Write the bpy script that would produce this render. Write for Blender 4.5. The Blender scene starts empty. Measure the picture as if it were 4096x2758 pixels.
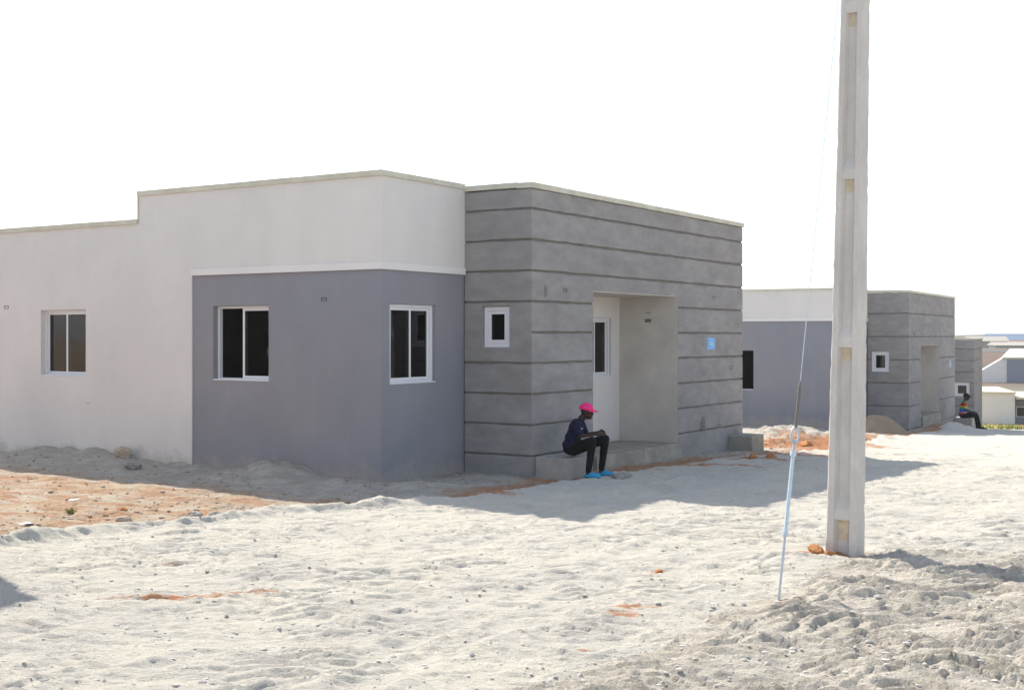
import bpy, bmesh, math, random
import numpy as np
from mathutils import Vector, Matrix
random.seed(7); rng = np.random.default_rng(11)
S = bpy.context.scene
COL = S.collection
R = math.radians

# ------------------------------------------------------------------ camera
H = 2.15
cam_d = bpy.data.cameras.new('camera'); cam = bpy.data.objects.new('camera', cam_d); COL.objects.link(cam)
cam.location = (0, 0, H); cam.rotation_euler = (R(90), 0, 0)
cam_d.sensor_width = 36; cam_d.lens = 44.42; cam_d.shift_y = -0.0091
cam_d.clip_start = 0.1; cam_d.clip_end = 6000
S.camera = cam
# ------------------------------------------------------------------ sky, sun
SUN_AZ = Vector((-0.562, 0.828, 0)).normalized()      # towards the sun, on the ground
SUN_EL = R(43)
w = bpy.data.worlds.new('World'); S.world = w; w.use_nodes = True
nt = w.node_tree; nt.nodes.clear()
sky = nt.nodes.new('ShaderNodeTexSky'); sky.sky_type = 'NISHITA'; sky.sun_disc = False
sky.sun_elevation = SUN_EL; sky.sun_rotation = math.atan2(SUN_AZ.x, SUN_AZ.y)
sky.air_density = 1.0; sky.dust_density = .8; sky.ozone_density = 1.0
hs = nt.nodes.new('ShaderNodeHueSaturation'); hs.inputs['Saturation'].default_value = 0.62
bg = nt.nodes.new('ShaderNodeBackground'); bg.inputs[1].default_value = 0.15
wo = nt.nodes.new('ShaderNodeOutputWorld')
nt.links.new(sky.outputs[0], hs.inputs['Color']); nt.links.new(hs.outputs[0], bg.inputs[0]); nt.links.new(bg.outputs[0], wo.inputs[0])
sd = bpy.data.lights.new('sun', 'SUN'); sd.energy = 4.4; sd.angle = R(0.7); sd.color = (1.0, 0.93, 0.815)
sun = bpy.data.objects.new('sun', sd); COL.objects.link(sun)
dirv = SUN_AZ * math.cos(SUN_EL) + Vector((0, 0, math.sin(SUN_EL)))
sun.rotation_euler = dirv.to_track_quat('Z', 'Y').to_euler(); sun.location = (0, 0, 30)
S.view_settings.view_transform = 'Standard'; S.view_settings.look = 'None'
S.view_settings.exposure = 0.74; S.view_settings.gamma = 1; S.view_settings.use_curve_mapping = False
S.render.engine = 'CYCLES'
S.cycles.max_bounces = 8; S.cycles.diffuse_bounces = 5

# ------------------------------------------------------------------ helpers
def tag(o, label=None, cat=None, group=None, kind=None):
    if label: o['label'] = label
    if cat: o['category'] = cat
    if group: o['group'] = group
    if kind: o['kind'] = kind
    return o
def empty(name, loc, rz=0.0):
    o = bpy.data.objects.new(name, None); COL.objects.link(o); o.location = loc; o.rotation_euler = (0, 0, rz)
    o.empty_display_size = .2
    return o
class MB:
    def __init__(s): s.v = []; s.f = []
    def add(s, vs, fs):
        n = len(s.v); s.v += [tuple(v) for v in vs]; s.f += [tuple(i + n for i in f) for f in fs]
    def box(s, x0, x1, y0, y1, z0, z1, M=None):
        vs = [Vector(p) for p in ((x0,y0,z0),(x1,y0,z0),(x1,y1,z0),(x0,y1,z0),(x0,y0,z1),(x1,y0,z1),(x1,y1,z1),(x0,y1,z1))]
        if M: vs = [M @ v for v in vs]
        s.add(vs, [(0,3,2,1),(4,5,6,7),(0,1,5,4),(1,2,6,5),(2,3,7,6),(3,0,4,7)])
    def prism(s, pts, z0, z1):               # polygon in xy, ccw
        n = len(pts)
        s.add([(p[0],p[1],z0) for p in pts] + [(p[0],p[1],z1) for p in pts],
              [tuple(range(n-1,-1,-1)), tuple(range(n,2*n))] + [(i,(i+1)%n,(i+1)%n+n,i+n) for i in range(n)])
    def tube(s, p0, p1, r0, r1=None, seg=12, caps=True):
        r1 = r0 if r1 is None else r1
        p0 = Vector(p0); p1 = Vector(p1); d = (p1-p0).normalized()
        a = d.orthogonal().normalized(); b = d.cross(a)
        vs = []
        for p, r in ((p0,r0),(p1,r1)):
            for k in range(seg):
                t = 2*math.pi*k/seg; vs.append(p + a*r*math.cos(t) + b*r*math.sin(t))
        fs = [(k,(k+1)%seg,(k+1)%seg+seg,k+seg) for k in range(seg)]
        if caps: fs += [tuple(range(seg-1,-1,-1)), tuple(range(seg,2*seg))]
        s.add(vs, fs)
    def ball(s, c, r, sc=(1,1,1), seg=16, rings=10, M=None):
        vs = [Vector((0,0,1))]
        for i in range(1, rings):
            ph = math.pi*i/rings
            for k in range(seg):
                t = 2*math.pi*k/seg; vs.append(Vector((math.sin(ph)*math.cos(t), math.sin(ph)*math.sin(t), math.cos(ph))))
        vs.append(Vector((0,0,-1)))
        fs = [(0,1+k,1+(k+1)%seg) for k in range(seg)]
        for i in range(rings-2):
            for k in range(seg):
                a = 1+i*seg+k; b = 1+i*seg+(k+1)%seg; fs.append((a,a+seg,b+seg,b))
        l = len(vs)-1; o = 1+(rings-2)*seg
        fs += [(l,o+(k+1)%seg,o+k) for k in range(seg)]
        c = Vector(c); out = []
        for v in vs:
            v = Vector((v.x*sc[0]*r, v.y*sc[1]*r, v.z*sc[2]*r))
            if M: v = M @ v
            out.append(c+v)
        s.add(out, fs)
    def build(s, name, mat, parent=None, smooth=False, bevel=0, weld=False):
        me = bpy.data.meshes.new(name); me.from_pydata(s.v, [], s.f); me.update()
        if len(s.f) < 3000:
            bm = bmesh.new(); bm.from_mesh(me)
            if weld: bmesh.ops.remove_doubles(bm, verts=bm.verts, dist=1e-4)
            if bevel: bmesh.ops.bevel(bm, geom=[e for e in bm.edges if e.is_manifold and e.calc_face_angle(0) > .5], offset=bevel, segments=2, profile=.6, affect='EDGES')
            bmesh.ops.recalc_face_normals(bm, faces=bm.faces)
            bm.to_mesh(me); bm.free()
        o = bpy.data.objects.new(name, me); COL.objects.link(o)
        if mat: me.materials.append(mat)
        if parent: o.parent = parent
        if smooth: me.polygons.foreach_set('use_smooth', [True]*len(me.polygons))
        return o
def cells(mb, frame, us, zs, thick, solid):
    """wall built of cells with real openings. frame(u, d, z) -> point; d = depth into the wall"""
    us = sorted(set(round(u,4) for u in us)); zs = sorted(set(round(z,4) for z in zs))
    nu, nz = len(us)-1, len(zs)-1
    S_ = [[solid((us[i]+us[i+1])/2, (zs[j]+zs[j+1])/2) for j in range(nz)] for i in range(nu)]
    def q(*p): mb.add([frame(*a) for a in p], [(0,1,2,3)])
    for i in range(nu):
        for j in range(nz):
            if not S_[i][j]: continue
            a,b,c,d = us[i],us[i+1],zs[j],zs[j+1]
            q((a,0,c),(b,0,c),(b,0,d),(a,0,d)); q((a,thick,d),(b,thick,d),(b,thick,c),(a,thick,c))
            if i==0 or not S_[i-1][j]: q((a,thick,c),(a,0,c),(a,0,d),(a,thick,d))
            if i==nu-1 or not S_[i+1][j]: q((b,0,c),(b,thick,c),(b,thick,d),(b,0,d))
            if j==0 or not S_[i][j-1]: q((a,thick,c),(b,thick,c),(b,0,c),(a,0,c))
            if j==nz-1 or not S_[i][j+1]: q((a,0,d),(b,0,d),(b,thick,d),(a,thick,d))

# ------------------------------------------------------------------ materials
def mat(name, col, rough=.85, spec=.3, var=0.0, vscale=1.5, col2=None, c2scale=.6, c2amt=.0, bump=0.0, bscale=60, stretch=(1,1,1), metal=0, fine=0.0, streak=0.0):
    m = bpy.data.materials.new(name); m.use_nodes = True; n = m.node_tree.nodes; L = m.node_tree.links
    b = n['Principled BSDF']; b.inputs['Roughness'].default_value = rough; b.inputs['Specular IOR Level'].default_value = spec
    b.inputs['Metallic'].default_value = metal
    tc = n.new('ShaderNodeTexCoord'); mp = n.new('ShaderNodeMapping'); L.new(tc.outputs['Object'], mp.inputs[0])
    mp.inputs['Scale'].default_value = stretch
    cur = None
    rgb = n.new('ShaderNodeRGB'); rgb.outputs[0].default_value = (*col,1); cur = rgb.outputs[0]
    if col2:
        t = n.new('ShaderNodeTexNoise'); t.inputs['Scale'].default_value = c2scale; t.inputs['Detail'].default_value = 6; t.inputs['Roughness'].default_value = .65
        L.new(mp.outputs[0], t.inputs['Vector'])
        r = n.new('ShaderNodeMapRange'); r.inputs[1].default_value = .5-.12; r.inputs[2].default_value = .5+.15; r.inputs[4].default_value = c2amt
        L.new(t.outputs[0], r.inputs[0])
        mx = n.new('ShaderNodeMixRGB'); mx.inputs[2].default_value = (*col2,1); L.new(r.outputs[0], mx.inputs[0]); L.new(cur, mx.inputs[1]); cur = mx.outputs[0]
    for amt, sc in ((var, vscale), (fine, 90)):
        if amt:
            t = n.new('ShaderNodeTexNoise'); t.inputs['Scale'].default_value = sc; t.inputs['Detail'].default_value = 8; t.inputs['Roughness'].default_value = .6
            L.new(mp.outputs[0], t.inputs['Vector'])
            r = n.new('ShaderNodeMapRange'); r.inputs[1].default_value = .3; r.inputs[2].default_value = .7; r.inputs[3].default_value = 1-amt; r.inputs[4].default_value = 1+amt
            L.new(t.outputs[0], r.inputs[0])
            mx = n.new('ShaderNodeVectorMath'); mx.operation = 'SCALE'; L.new(cur, mx.inputs[0]); L.new(r.outputs[0], mx.inputs['Scale']); cur = mx.outputs[0]
    if streak:      # faint vertical roller and run marks in the paint
        ms_ = n.new('ShaderNodeMapping'); ms_.inputs['Scale'].default_value = (2.2,2.2,.4); L.new(tc.outputs['Object'], ms_.inputs[0])
        t = n.new('ShaderNodeTexNoise'); t.inputs['Scale'].default_value = 1.6; t.inputs['Detail'].default_value = 7; L.new(ms_.outputs[0], t.inputs['Vector'])
        r = n.new('ShaderNodeMapRange'); r.inputs[1].default_value = .35; r.inputs[2].default_value = .65; r.inputs[3].default_value = 1-streak; r.inputs[4].default_value = 1+streak
        L.new(t.outputs[0], r.inputs[0]); mx = n.new('ShaderNodeVectorMath'); mx.operation = 'SCALE'; L.new(cur, mx.inputs[0]); L.new(r.outputs[0], mx.inputs['Scale']); cur = mx.outputs[0]
        # dust splashed on the lowest hand's breadth, with a ragged upper edge
        sx = n.new('ShaderNodeSeparateXYZ'); L.new(tc.outputs['Object'], sx.inputs[0])
        t2 = n.new('ShaderNodeTexNoise'); t2.inputs['Scale'].default_value = 2.2; t2.inputs['Detail'].default_value = 8; t2.inputs['Roughness'].default_value = .7; L.new(tc.outputs['Object'], t2.inputs['Vector'])
        ad = n.new('ShaderNodeMath'); ad.operation = 'MULTIPLY_ADD'; ad.inputs[1].default_value = -.9; L.new(t2.outputs[0], ad.inputs[0]); L.new(sx.outputs[2], ad.inputs[2])
        r2 = n.new('ShaderNodeMapRange'); r2.inputs[1].default_value = -.28; r2.inputs[2].default_value = -.52; r2.inputs[3].default_value = 0; r2.inputs[4].default_value = .55; L.new(ad.outputs[0], r2.inputs[0])
        mx = n.new('ShaderNodeMixRGB'); mx.inputs[2].default_value = (.40,.35,.29,1); L.new(r2.outputs[0], mx.inputs[0]); L.new(cur, mx.inputs[1]); cur = mx.outputs[0]
    L.new(cur, b.inputs['Base Color'])
    if bump:
        t = n.new('ShaderNodeTexNoise'); t.inputs['Scale'].default_value = bscale; t.inputs['Detail'].default_value = 8; t.inputs['Roughness'].default_value = .7
        L.new(mp.outputs[0], t.inputs['Vector'])
        bp = n.new('ShaderNodeBump'); bp.inputs['Strength'].default_value = 1; bp.inputs['Distance'].default_value = bump
        L.new(t.outputs[0], bp.inputs['Height']); L.new(bp.outputs[0], b.inputs['Normal'])
    return m
M = {}
M['pale'] = mat('pale_paint', (.70,.668,.64), var=.035, vscale=.9, col2=(.62,.60,.585), c2scale=.6, c2amt=.5, streak=.010, bump=.004, bscale=14, fine=.03)
M['band'] = mat('band_paint', (.74,.715,.70), var=.03, vscale=.9)
M['grey'] = mat('grey_paint', (.245,.25,.285), var=.05, vscale=1.1, col2=(.28,.27,.285), c2scale=.45, c2amt=.8, streak=.018, bump=.004, bscale=14, fine=.03)
M['block'] = mat('raw_render', (.275,.262,.26), rough=.95, var=.13, vscale=2.2, col2=(.35,.34,.33), c2scale=.9, c2amt=.6, bump=.008, bscale=26, stretch=(1,1,2.2), fine=.10)
M['groove'] = mat('groove_render', (.18,.165,.145), rough=.95, var=.15, vscale=5, bump=.004, bscale=40)
M['alcove'] = mat('alcove_render', (.62,.58,.53), rough=.95, var=.07, vscale=1.4, col2=(.42,.395,.36), c2scale=.9, c2amt=.5, bump=.003, bscale=30, fine=.03)
M['coping'] = mat('coping_concrete', (.62,.60,.50), rough=.9, var=.08, vscale=4, col2=(.50,.47,.38), c2scale=2.5, c2amt=.7, bump=.004, bscale=30)
M['inside'] = mat('inside_darkened_block', (.06,.057,.054), rough=.95, var=.2, vscale=3)  # raw block with the dimness of the rooms put into its colour
M['white'] = mat('white_aluminium', (.74,.74,.77), rough=.45, spec=.5, var=.03, vscale=6)
M['reveal'] = mat('window_reveal', (.50,.47,.43), rough=.9, var=.1, vscale=6, col2=(.36,.25,.15), c2scale=4, c2amt=.6)
M['slab'] = mat('porch_concrete', (.36,.345,.30), rough=.95, var=.18, vscale=4, col2=(.25,.22,.18), c2scale=2.2, c2amt=.8, bump=.008, bscale=18)
M['blockseat'] = mat('cast_block', (.37,.355,.335), rough=.95, var=.14, vscale=5, bump=.006, bscale=22)
M['pole'] = mat('pole_concrete', (.60,.57,.54), rough=.92, var=.12, vscale=3, col2=(.50,.47,.44), c2scale=3.5, c2amt=.7, bump=.004, bscale=40, stretch=(1,1,.35), fine=.05)
M['ochre'] = mat('ochre_stained_concrete', (.55,.47,.35), rough=.95, var=.2, vscale=12)
M['steel'] = mat('galvanised_steel', (.52,.55,.58), rough=.4, spec=.5, metal=.6, var=.1, vscale=20)
M['sleeve'] = mat('blue_white_sleeve', (.55,.65,.73), rough=.35, spec=.5, var=.05, vscale=20)
M['cable'] = mat('dark_cable', (.22,.20,.18), rough=.5, metal=.5)
M['sign'] = mat('blue_plaque', (.12,.38,.72), rough=.4, spec=.5, var=.05, vscale=10)
M['signwhite'] = mat('plaque_white', (.55,.72,.86), rough=.5)
M['dark'] = mat('dark_hole', (.05,.048,.045), rough=.95)
M['stain'] = mat('dark_patch', (.19,.18,.17), rough=.95, var=.2, vscale=14)
M['chip'] = mat('chipped_plaster', (.60,.42,.32), rough=.95)
M['door'] = mat('door_leaf', (.30,.20,.12), rough=.6, var=.1, vscale=8, stretch=(4,4,.6))
def glass_mat():
    m = bpy.data.materials.new('window_glass'); m.use_nodes = True; n = m.node_tree.nodes; L = m.node_tree.links; n.clear()
    o = n.new('ShaderNodeOutputMaterial'); fr = n.new('ShaderNodeFresnel'); fr.inputs[0].default_value = 1.6
    tr = n.new('ShaderNodeBsdfTransparent'); tr.inputs[0].default_value = (.42,.45,.44,1)
    g = n.new('ShaderNodeBsdfGlossy'); g.inputs['Roughness'].default_value = .015
    t = n.new('ShaderNodeTexNoise'); t.inputs['Scale'].default_value = 1.3
    tc = n.new('ShaderNodeTexCoord'); L.new(tc.outputs['Object'], t.inputs['Vector'])
    bp = n.new('ShaderNodeBump'); bp.inputs['Distance'].default_value = .01; bp.inputs['Strength'].default_value = .6
    L.new(t.outputs[0], bp.inputs['Height']); L.new(bp.outputs[0], g.inputs['Normal'])
    mx = n.new('ShaderNodeMixShader'); gm = n.new('ShaderNodeNewGeometry'); mm = n.new('ShaderNodeMath'); mm.operation = 'SUBTRACT'; mm.inputs[0].default_value = 1; L.new(gm.outputs['Backfacing'], mm.inputs[1]); m2 = n.new('ShaderNodeMath'); m2.operation = 'MULTIPLY'; L.new(fr.outputs[0], m2.inputs[0]); L.new(mm.outputs[0], m2.inputs[1]); L.new(m2.outputs[0], mx.inputs[0]); L.new(tr.outputs[0], mx.inputs[1]); L.new(g.outputs[0], mx.inputs[2]); L.new(mx.outputs[0], o.inputs[0])
    return m
M['glass'] = glass_mat()

# ------------------------------------------------------------------ numpy noise
def vnoise(x, y, seed=0):
    xi = np.floor(x).astype(np.int64); yi = np.floor(y).astype(np.int64); fx = x-xi; fy = y-yi
    def h(a, b):
        n = (a*374761393 + b*668265263 + seed*974711) & 0x7fffffff
        n = ((n ^ (n >> 13))*1274126177) & 0x7fffffff
        return ((n ^ (n >> 16)) & 0xffff)/65535.0
    u = fx*fx*(3-2*fx); v = fy*fy*(3-2*fy)
    return (h(xi,yi)*(1-u)+h(xi+1,yi)*u)*(1-v) + (h(xi,yi+1)*(1-u)+h(xi+1,yi+1)*u)*v
def fbm(x, y, seed=0, oct=4, gain=.5):
    s = 0; a = 1; t = 0
    for k in range(oct):
        s = s + a*(vnoise(x*2**k+17.3*k, y*2**k-9.1*k, seed+k)-.5); t += a; a *= gain
    return s/t*2
def smooth(e0, e1, x):
    t = np.clip((x-e0)/(e1-e0), 0, 1); return t*t*(3-2*t)

# ------------------------------------------------------------------ site frame: b runs along the street, a away from it
TH = R(32.5775)
uB = np.array([math.sin(TH), math.cos(TH)]); uA = np.array([-math.cos(TH), math.sin(TH)])
C1 = np.array([-1.9795, 19.1215])
ROTZ = math.atan2(uB[1], uB[0])
PB = [(-200,.3),(-30,.1),(-12,0),(-8,-.02),(-3,-.055),(0,-.085),(5,-.19),(11,-.33),(20,-.77),(28,-1.12),(36,-1.5),(45,-2.12),(54,-2.78),(64,-3.42),(111,-6.3),(128,-6.3),(164,-4.2),(190,-4.1),(234,-1.0),(250,-.9),(330,-.9),(420,-.4),(620,.9),(900,2.0),(1500,-3),(6000,-40)]
def zbase(x, y):
    b = (x-C1[0])*uB[0] + (y-C1[1])*uB[1]
    z = 0
    for d, wt in ((-2,.2),(-1,.2),(0,.2),(1,.2),(2,.2)):
        z = z + wt*np.interp(b + d*np.clip(.6+abs(b)*.02, .6, 6), [p[0] for p in PB], [p[1] for p in PB])
    return z
# street edge: (b, a) of the line between gravel road (below) and earth (above)
EDGE = [(-60,1.2),(-20,.6),(-10,.15),(-6.6,-.38),(-5.6,-.55),(-4.7,-.82),(-3.7,-1.05),(-2.8,-1.5),(-2,-1.75),(-1.5,-2.0),(-1.0,-2.2),(0,-2.1),(.75,-2.15),(1.8,-2.2),(5,-2.1),(8,-2.15),(9.6,-2.6),(12,-2.9),(16,-2.6),(22,-1.8),(27,-.8),(36,-.6),(42,0),(52,2.2),(60,4.5),(90,8)]
def sd_edge(a, b):     # > 0 on the road
    e = np.interp(b, [p[0] for p in EDGE], [p[1] for p in EDGE])
    return e - a
PATCH = [  # orange earth patches on and beside the road: x, y, radius along x, radius along y, strength
    (-2.75,10.25,.55,.10,.85),(-2.2,10.45,.40,.06,.6),(.85,9.72,.18,.10,.7),(.98,9.95,.22,.09,.8),(1.33,11.4,.10,.05,.9),(.5,8.6,.07,.06,.7),
    (2.95,12.5,.22,.10,1.3),(3.3,12.35,.25,.09,1.2),(2.12,10.08,.22,.06,.9),(-.42,17.4,.5,.16,1.2),(.75,20.0,.55,.15,1.0),(.5,19.75,.4,.12,.9),
    (-1.6,16.9,.9,.14,1.0),(3.6,22.6,.9,.15,1.0),(2.2,21.6,.5,.1,.8),(4.9,24.3,.9,.25,1.0),(5.9,25.6,.8,.3,.8),(6.3,28.2,1.2,.5,.9),(7.6,29.2,1.4,.6,1.0),(.15,12.1,.1,.05,.5),(-4.0,9.3,.5,.1,.5),
    (6.4,26.2,1.6,.10,.7),(11.0,38,.8,.5,1.0),(14.1,43.0,.6,.3,.8),(-3.2,11.8,.3,.06,.3),(5.1,22.1,.9,.1,.5)]
MOUNDS = [ # x, y, radius, height
    (-3.75,20.05,.75,.26),(-6.6,22.1,.8,.16),(-8.3,23.0,1.2,.2),(-2.6,19.0,.5,.08),(-1.35,18.9,.45,.1),(-.2,20.1,.5,.06),(6.7,30.5,1.3,.42),(5.9,29.2,1.0,.22),(8.6,32.6,1.3,.3),(10.0,35.8,1.2,.2),
    (1.55,20.55,.35,.05),(-5.2,21.4,.7,.1),(-7.5,22.7,.5,.1),(15.6,45.2,.9,.3),(3.2,12.0,1.3,.03),(4.6,9.2,2.0,.10)]
def crust(x, y, k, wp, seed):
    """broken crust: lumps with a short steep edge on one side, irregular and interrupted"""
    ph = y*k + .25*x*k*.35 + wp*1.6*fbm(x*.9*k/4, y*.9*k/4, seed, 3)
    fr = ph-np.floor(ph)
    g = smooth(-.15, .25, fbm(x*.55*k/4*1.4+3.3, y*.9*k/4*1.4, seed+11, 2))
    return g*np.where(fr < .14, fr/.14, ((1-fr)/.86)**.8)
def terrain(x, y):
    a = (x-C1[0])*uA[0] + (y-C1[1])*uA[1]; b = (x-C1[0])*uB[0] + (y-C1[1])*uB[1]
    z = zbase(x, y)
    sd = sd_edge(a, b) + .18*fbm(x*1.3, y*1.3, 3, 3) + .05*fbm(x*7, y*7, 5, 2)
    near = 1 - smooth(50, 90, y)
    z = z - .045*smooth(.3,-1.2,sd)*(1-smooth(-1,1,b))
    # verge of loose spoil round the pole, on the camera's right
    vb = 7.85 + 0*b + .9*smooth(-3.5,-1,b)*(b+3.5) + .5*fbm(x*.8, y*.8, 21, 3)
    verge = smooth(-.3, .5, (-a) - vb) * (1-smooth(20, 30, y))
    road = smooth(0, .12, sd)
    # gravel layer thickness with a windrow at its edge
    z = z + near*road*.035 + near*.075*(1-.9*smooth(-2.5,-.5,b))*np.exp(-((sd-.26)/.17)**2)*(1+1.1*fbm(x*1.6,y*1.6,8,3))
    # lumps stretched a little the way the grader went
    la, lb = a/1.0, b/1.0
    rr = fbm(x*2.6, y*5.2, 31, 3, .55)
    rr2 = fbm(x*7.0, y*13, 37, 3, .6)
    rip = np.maximum(0, fbm(x*3.5, y*9, 41, 3))
    z = z + near*road*(1-verge)*(.030*crust(x,y,5.0,2.2,85) + .014*crust(x,y,11,2.0,88) + .022*rr + .017*rr2 - .034*rip + .022*np.maximum(0,fbm(x*4.5+9, y*12, 47, 3)-.12))
    z = z + near*road*.016*np.sin(a*4.2 + 1.5*fbm(a*.6, b*.25, 51, 2))*smooth(-.2,.3,fbm(a*.5,b*.12,52,2)+.1)
    for ta, wv in ((-3.9,.0),(-5.45,.0),(-4.9,1.3),(-6.5,1.3),(-7.3,2.2)):
        tr = np.abs(a - ta - .35*np.sin(b*.16+wv) - .12*np.sin(b*.5+wv*2))
        z = z + near*road*(1-verge)*(-.010*np.exp(-(tr/.12)**4) + .006*np.exp(-((tr-.19)/.06)**2))*(.75+.6*fbm(a*1.2,b*.6,57,2))
    z = z + near*verge*(.05*fbm(x*1.3, y*2.8, 61, 3) + .035*fbm(x*2.6, y*7.0, 64, 3, .5) + .028*fbm(x*6, y*18, 67, 3, .6) + crust(x,y,4.6,2.6,75)*.062 + crust(x,y,9.5,2.2,78)*.034)
    z = z + near*(1-road)*(.045*fbm(x*1.4, y*2.0, 81, 3) + .035*fbm(x*5, y*8, 84, 4, .6))
    z = z + (1-near)*.5*fbm(x*.05, y*.05, 91, 4)*smooth(70, 200, y)
    z = z + 3.4*fbm(x*.018+.3, y*.006, 95, 3)*smooth(350, 700, y)
    for mx, my, mr, mh in MOUNDS:
        q = np.exp(-(((x-mx)**2+(y-my)**2)/mr**2))
        z = z + mh*q*(1+.35*fbm(x*4, y*4, int(mx*10) & 63, 3))
    return z, sd, verge, a, b
def terr_z(x, y):
    return float(terrain(np.array([float(x)]), np.array([float(y)]))[0][0])

def axis(segs):
    out = [segs[0][0]]
    for x0, x1, d0, d1 in segs:
        x = x0
        while x < x1-1e-6:
            t = (x-x0)/(x1-x0); x = min(x1, x + d0+(d1-d0)*t); out.append(x)
    return np.array(out)
xs = axis([(-2500,-300,300,80),(-300,-40,40,4),(-40,-10,2,.08),(-10,-6,.08,.035),(-6,6,.03,.03),(6,11,.035,.08),(11,35,.08,.5),(35,90,.5,1.5),(90,300,2,8),(300,2500,15,300)])
ys = axis([(-2500,-60,300,20),(-60,5,8,.06),(5,15,.02,.026),(15,27,.03,.07),(27,50,.08,.25),(50,90,.25,.8),(90,300,1,5),(300,1000,6,30),(1000,4500,60,400)])
X, Y = np.meshgrid(xs, ys); nx, ny = len(xs), len(ys)
Z, SDE, VERGE, AA, BB = terrain(X.ravel(), Y.ravel())
ORG = np.zeros_like(Z)
xr, yr = X.ravel(), Y.ravel()
for px, py, rx, ry, st in PATCH:
    d = ((xr-px)/rx)**2 + ((yr-py)/ry)**2
    mnear = d < 12
    ORG[mnear] += st*np.exp(-d[mnear])*(1+.6*fbm(xr[mnear]*6, yr[mnear]*12, 101, 3))
def sheet(name, sel, m):
    """faces of the terrain grid whose lower-left vertex is selected"""
    idx = np.arange(nx*ny).reshape(ny, nx)
    q = sel.reshape(ny, nx)[:-1,:-1]
    a = idx[:-1,:-1][q]; b = idx[:-1,1:][q]; c = idx[1:,1:][q]; d = idx[1:,:-1][q]
    fs = np.stack([a,b,c,d],1)
    used, inv = np.unique(fs, return_inverse=True); inv = inv.reshape(fs.shape)
    me = bpy.data.meshes.new(name)
    me.vertices.add(len(used)); me.vertices.foreach_set('co', np.stack([xr[used], yr[used], Z[used]],1).ravel())
    me.loops.add(fs.size); me.loops.foreach_set('vertex_index', inv.ravel().astype(np.int32))
    me.polygons.add(len(fs)); me.polygons.foreach_set('loop_start', np.arange(0, fs.size, 4, dtype=np.int32))
    me.polygons.foreach_set('loop_total', np.full(len(fs), 4, dtype=np.int32))
    me.update(calc_edges=True); me.polygons.foreach_set('use_smooth', np.ones(len(fs), bool))
    for nm, arr in (('orange', ORG), ('verge', VERGE), ('edge', SDE), ('away', AA), ('along', BB)):
        at = me.attributes.new(nm, 'FLOAT', 'POINT'); at.data.foreach_set('value', arr[used].astype(np.float32))
    o = bpy.data.objects.new(name, me); COL.objects.link(o); me.materials.append(m)
    return o
class NT:
    def __init__(s, name):
        s.m = bpy.data.materials.new(name); s.m.use_nodes = True; s.n = s.m.node_tree.nodes; s.L = s.m.node_tree.links
        s.b = s.n['Principled BSDF']; s.b.inputs['Roughness'].default_value = .95; s.b.inputs['Specular IOR Level'].default_value = .15
        s.g = s.n.new('ShaderNodeNewGeometry')
    def noise(s, sc, det=6, rough=.6, stretch=(1,1,1)):
        mp = s.n.new('ShaderNodeMapping'); mp.inputs['Scale'].default_value = stretch; s.L.new(s.g.outputs['Position'], mp.inputs[0])
        t = s.n.new('ShaderNodeTexNoise'); t.inputs['Scale'].default_value = sc; t.inputs['Detail'].default_value = det; t.inputs['Roughness'].default_value = rough
        s.L.new(mp.outputs[0], t.inputs['Vector']); return t.outputs[0]
    def ramp(s, src, a, b, c=0., d=1.):
        r = s.n.new('ShaderNodeMapRange'); r.interpolation_type = 'SMOOTHSTEP'
        for i, v in zip((1,2,3,4), (a,b,c,d)): r.inputs[i].default_value = v
        s.L.new(src, r.inputs[0]); return r.outputs[0]
    def attr(s, nm):
        a = s.n.new('ShaderNodeAttribute'); a.attribute_name = nm; return a.outputs['Fac']
    def math(s, op, a, b):
        m = s.n.new('ShaderNodeMath'); m.operation = op
        for i, v in ((0,a),(1,b)):
            if isinstance(v, (int,float)): m.inputs[i].default_value = v
            else: s.L.new(v, m.inputs[i])
        return m.outputs[0]
    def mix(s, f, a, b):
        m = s.n.new('ShaderNodeMixRGB')
        for i, v in ((0,f),(1,a),(2,b)):
            if isinstance(v, tuple): m.inputs[i].default_value = (*v,1)
            elif isinstance(v, (int,float)): m.inputs[i].default_value = v
            else: s.L.new(v, m.inputs[i])
        return m.outputs[0]
    def scale(s, c, f):
        m = s.n.new('ShaderNodeVectorMath'); m.operation = 'SCALE'; s.L.new(c, m.inputs[0]); s.L.new(f, m.inputs['Scale']); return m.outputs[0]
    def bump(s, *hs):
        prev = None
        for h, d in hs:
            b = s.n.new('ShaderNodeBump'); b.inputs['Distance'].default_value = d; s.L.new(h, b.inputs['Height'])
            if prev: s.L.new(prev, b.inputs['Normal'])
            prev = b.outputs[0]
        s.L.new(prev, s.b.inputs['Normal'])
ORANGE = (.46,.21,.10)
# gravel road
t = NT('road_gravel')
c = t.mix(t.ramp(t.noise(.7,5), .38, .62), (.63,.595,.515), (.58,.55,.49))
c = t.mix(t.ramp(t.noise(3.0,7,.7,(1,2,1)), .56, .76), c, (.47,.455,.425))
c = t.mix(t.ramp(t.noise(14,6,.7,(1,2.2,1)), .60, .78), c, (.38,.37,.35))
org = t.math('ADD', t.attr('orange'), t.math('MULTIPLY', t.ramp(t.noise(2.2,5,.6,(1,2.5,1)), .66, .78), .35))
c = t.mix(t.ramp(t.math('MULTIPLY', org, t.ramp(t.noise(9,5,.6,(1,2,1)), .3, .6, .4, 1.2)), .15, .7, 0, .9), c, ORANGE)
t.L.new(t.scale(c, t.ramp(t.noise(60,4,.7), .25, .75, .85, 1.12)), t.b.inputs['Base Color'])
t.bump((t.noise(16,7,.7,(1,2.4,1)), .030), (t.noise(90,4,.7), .008))
ROADM = t.m
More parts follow.
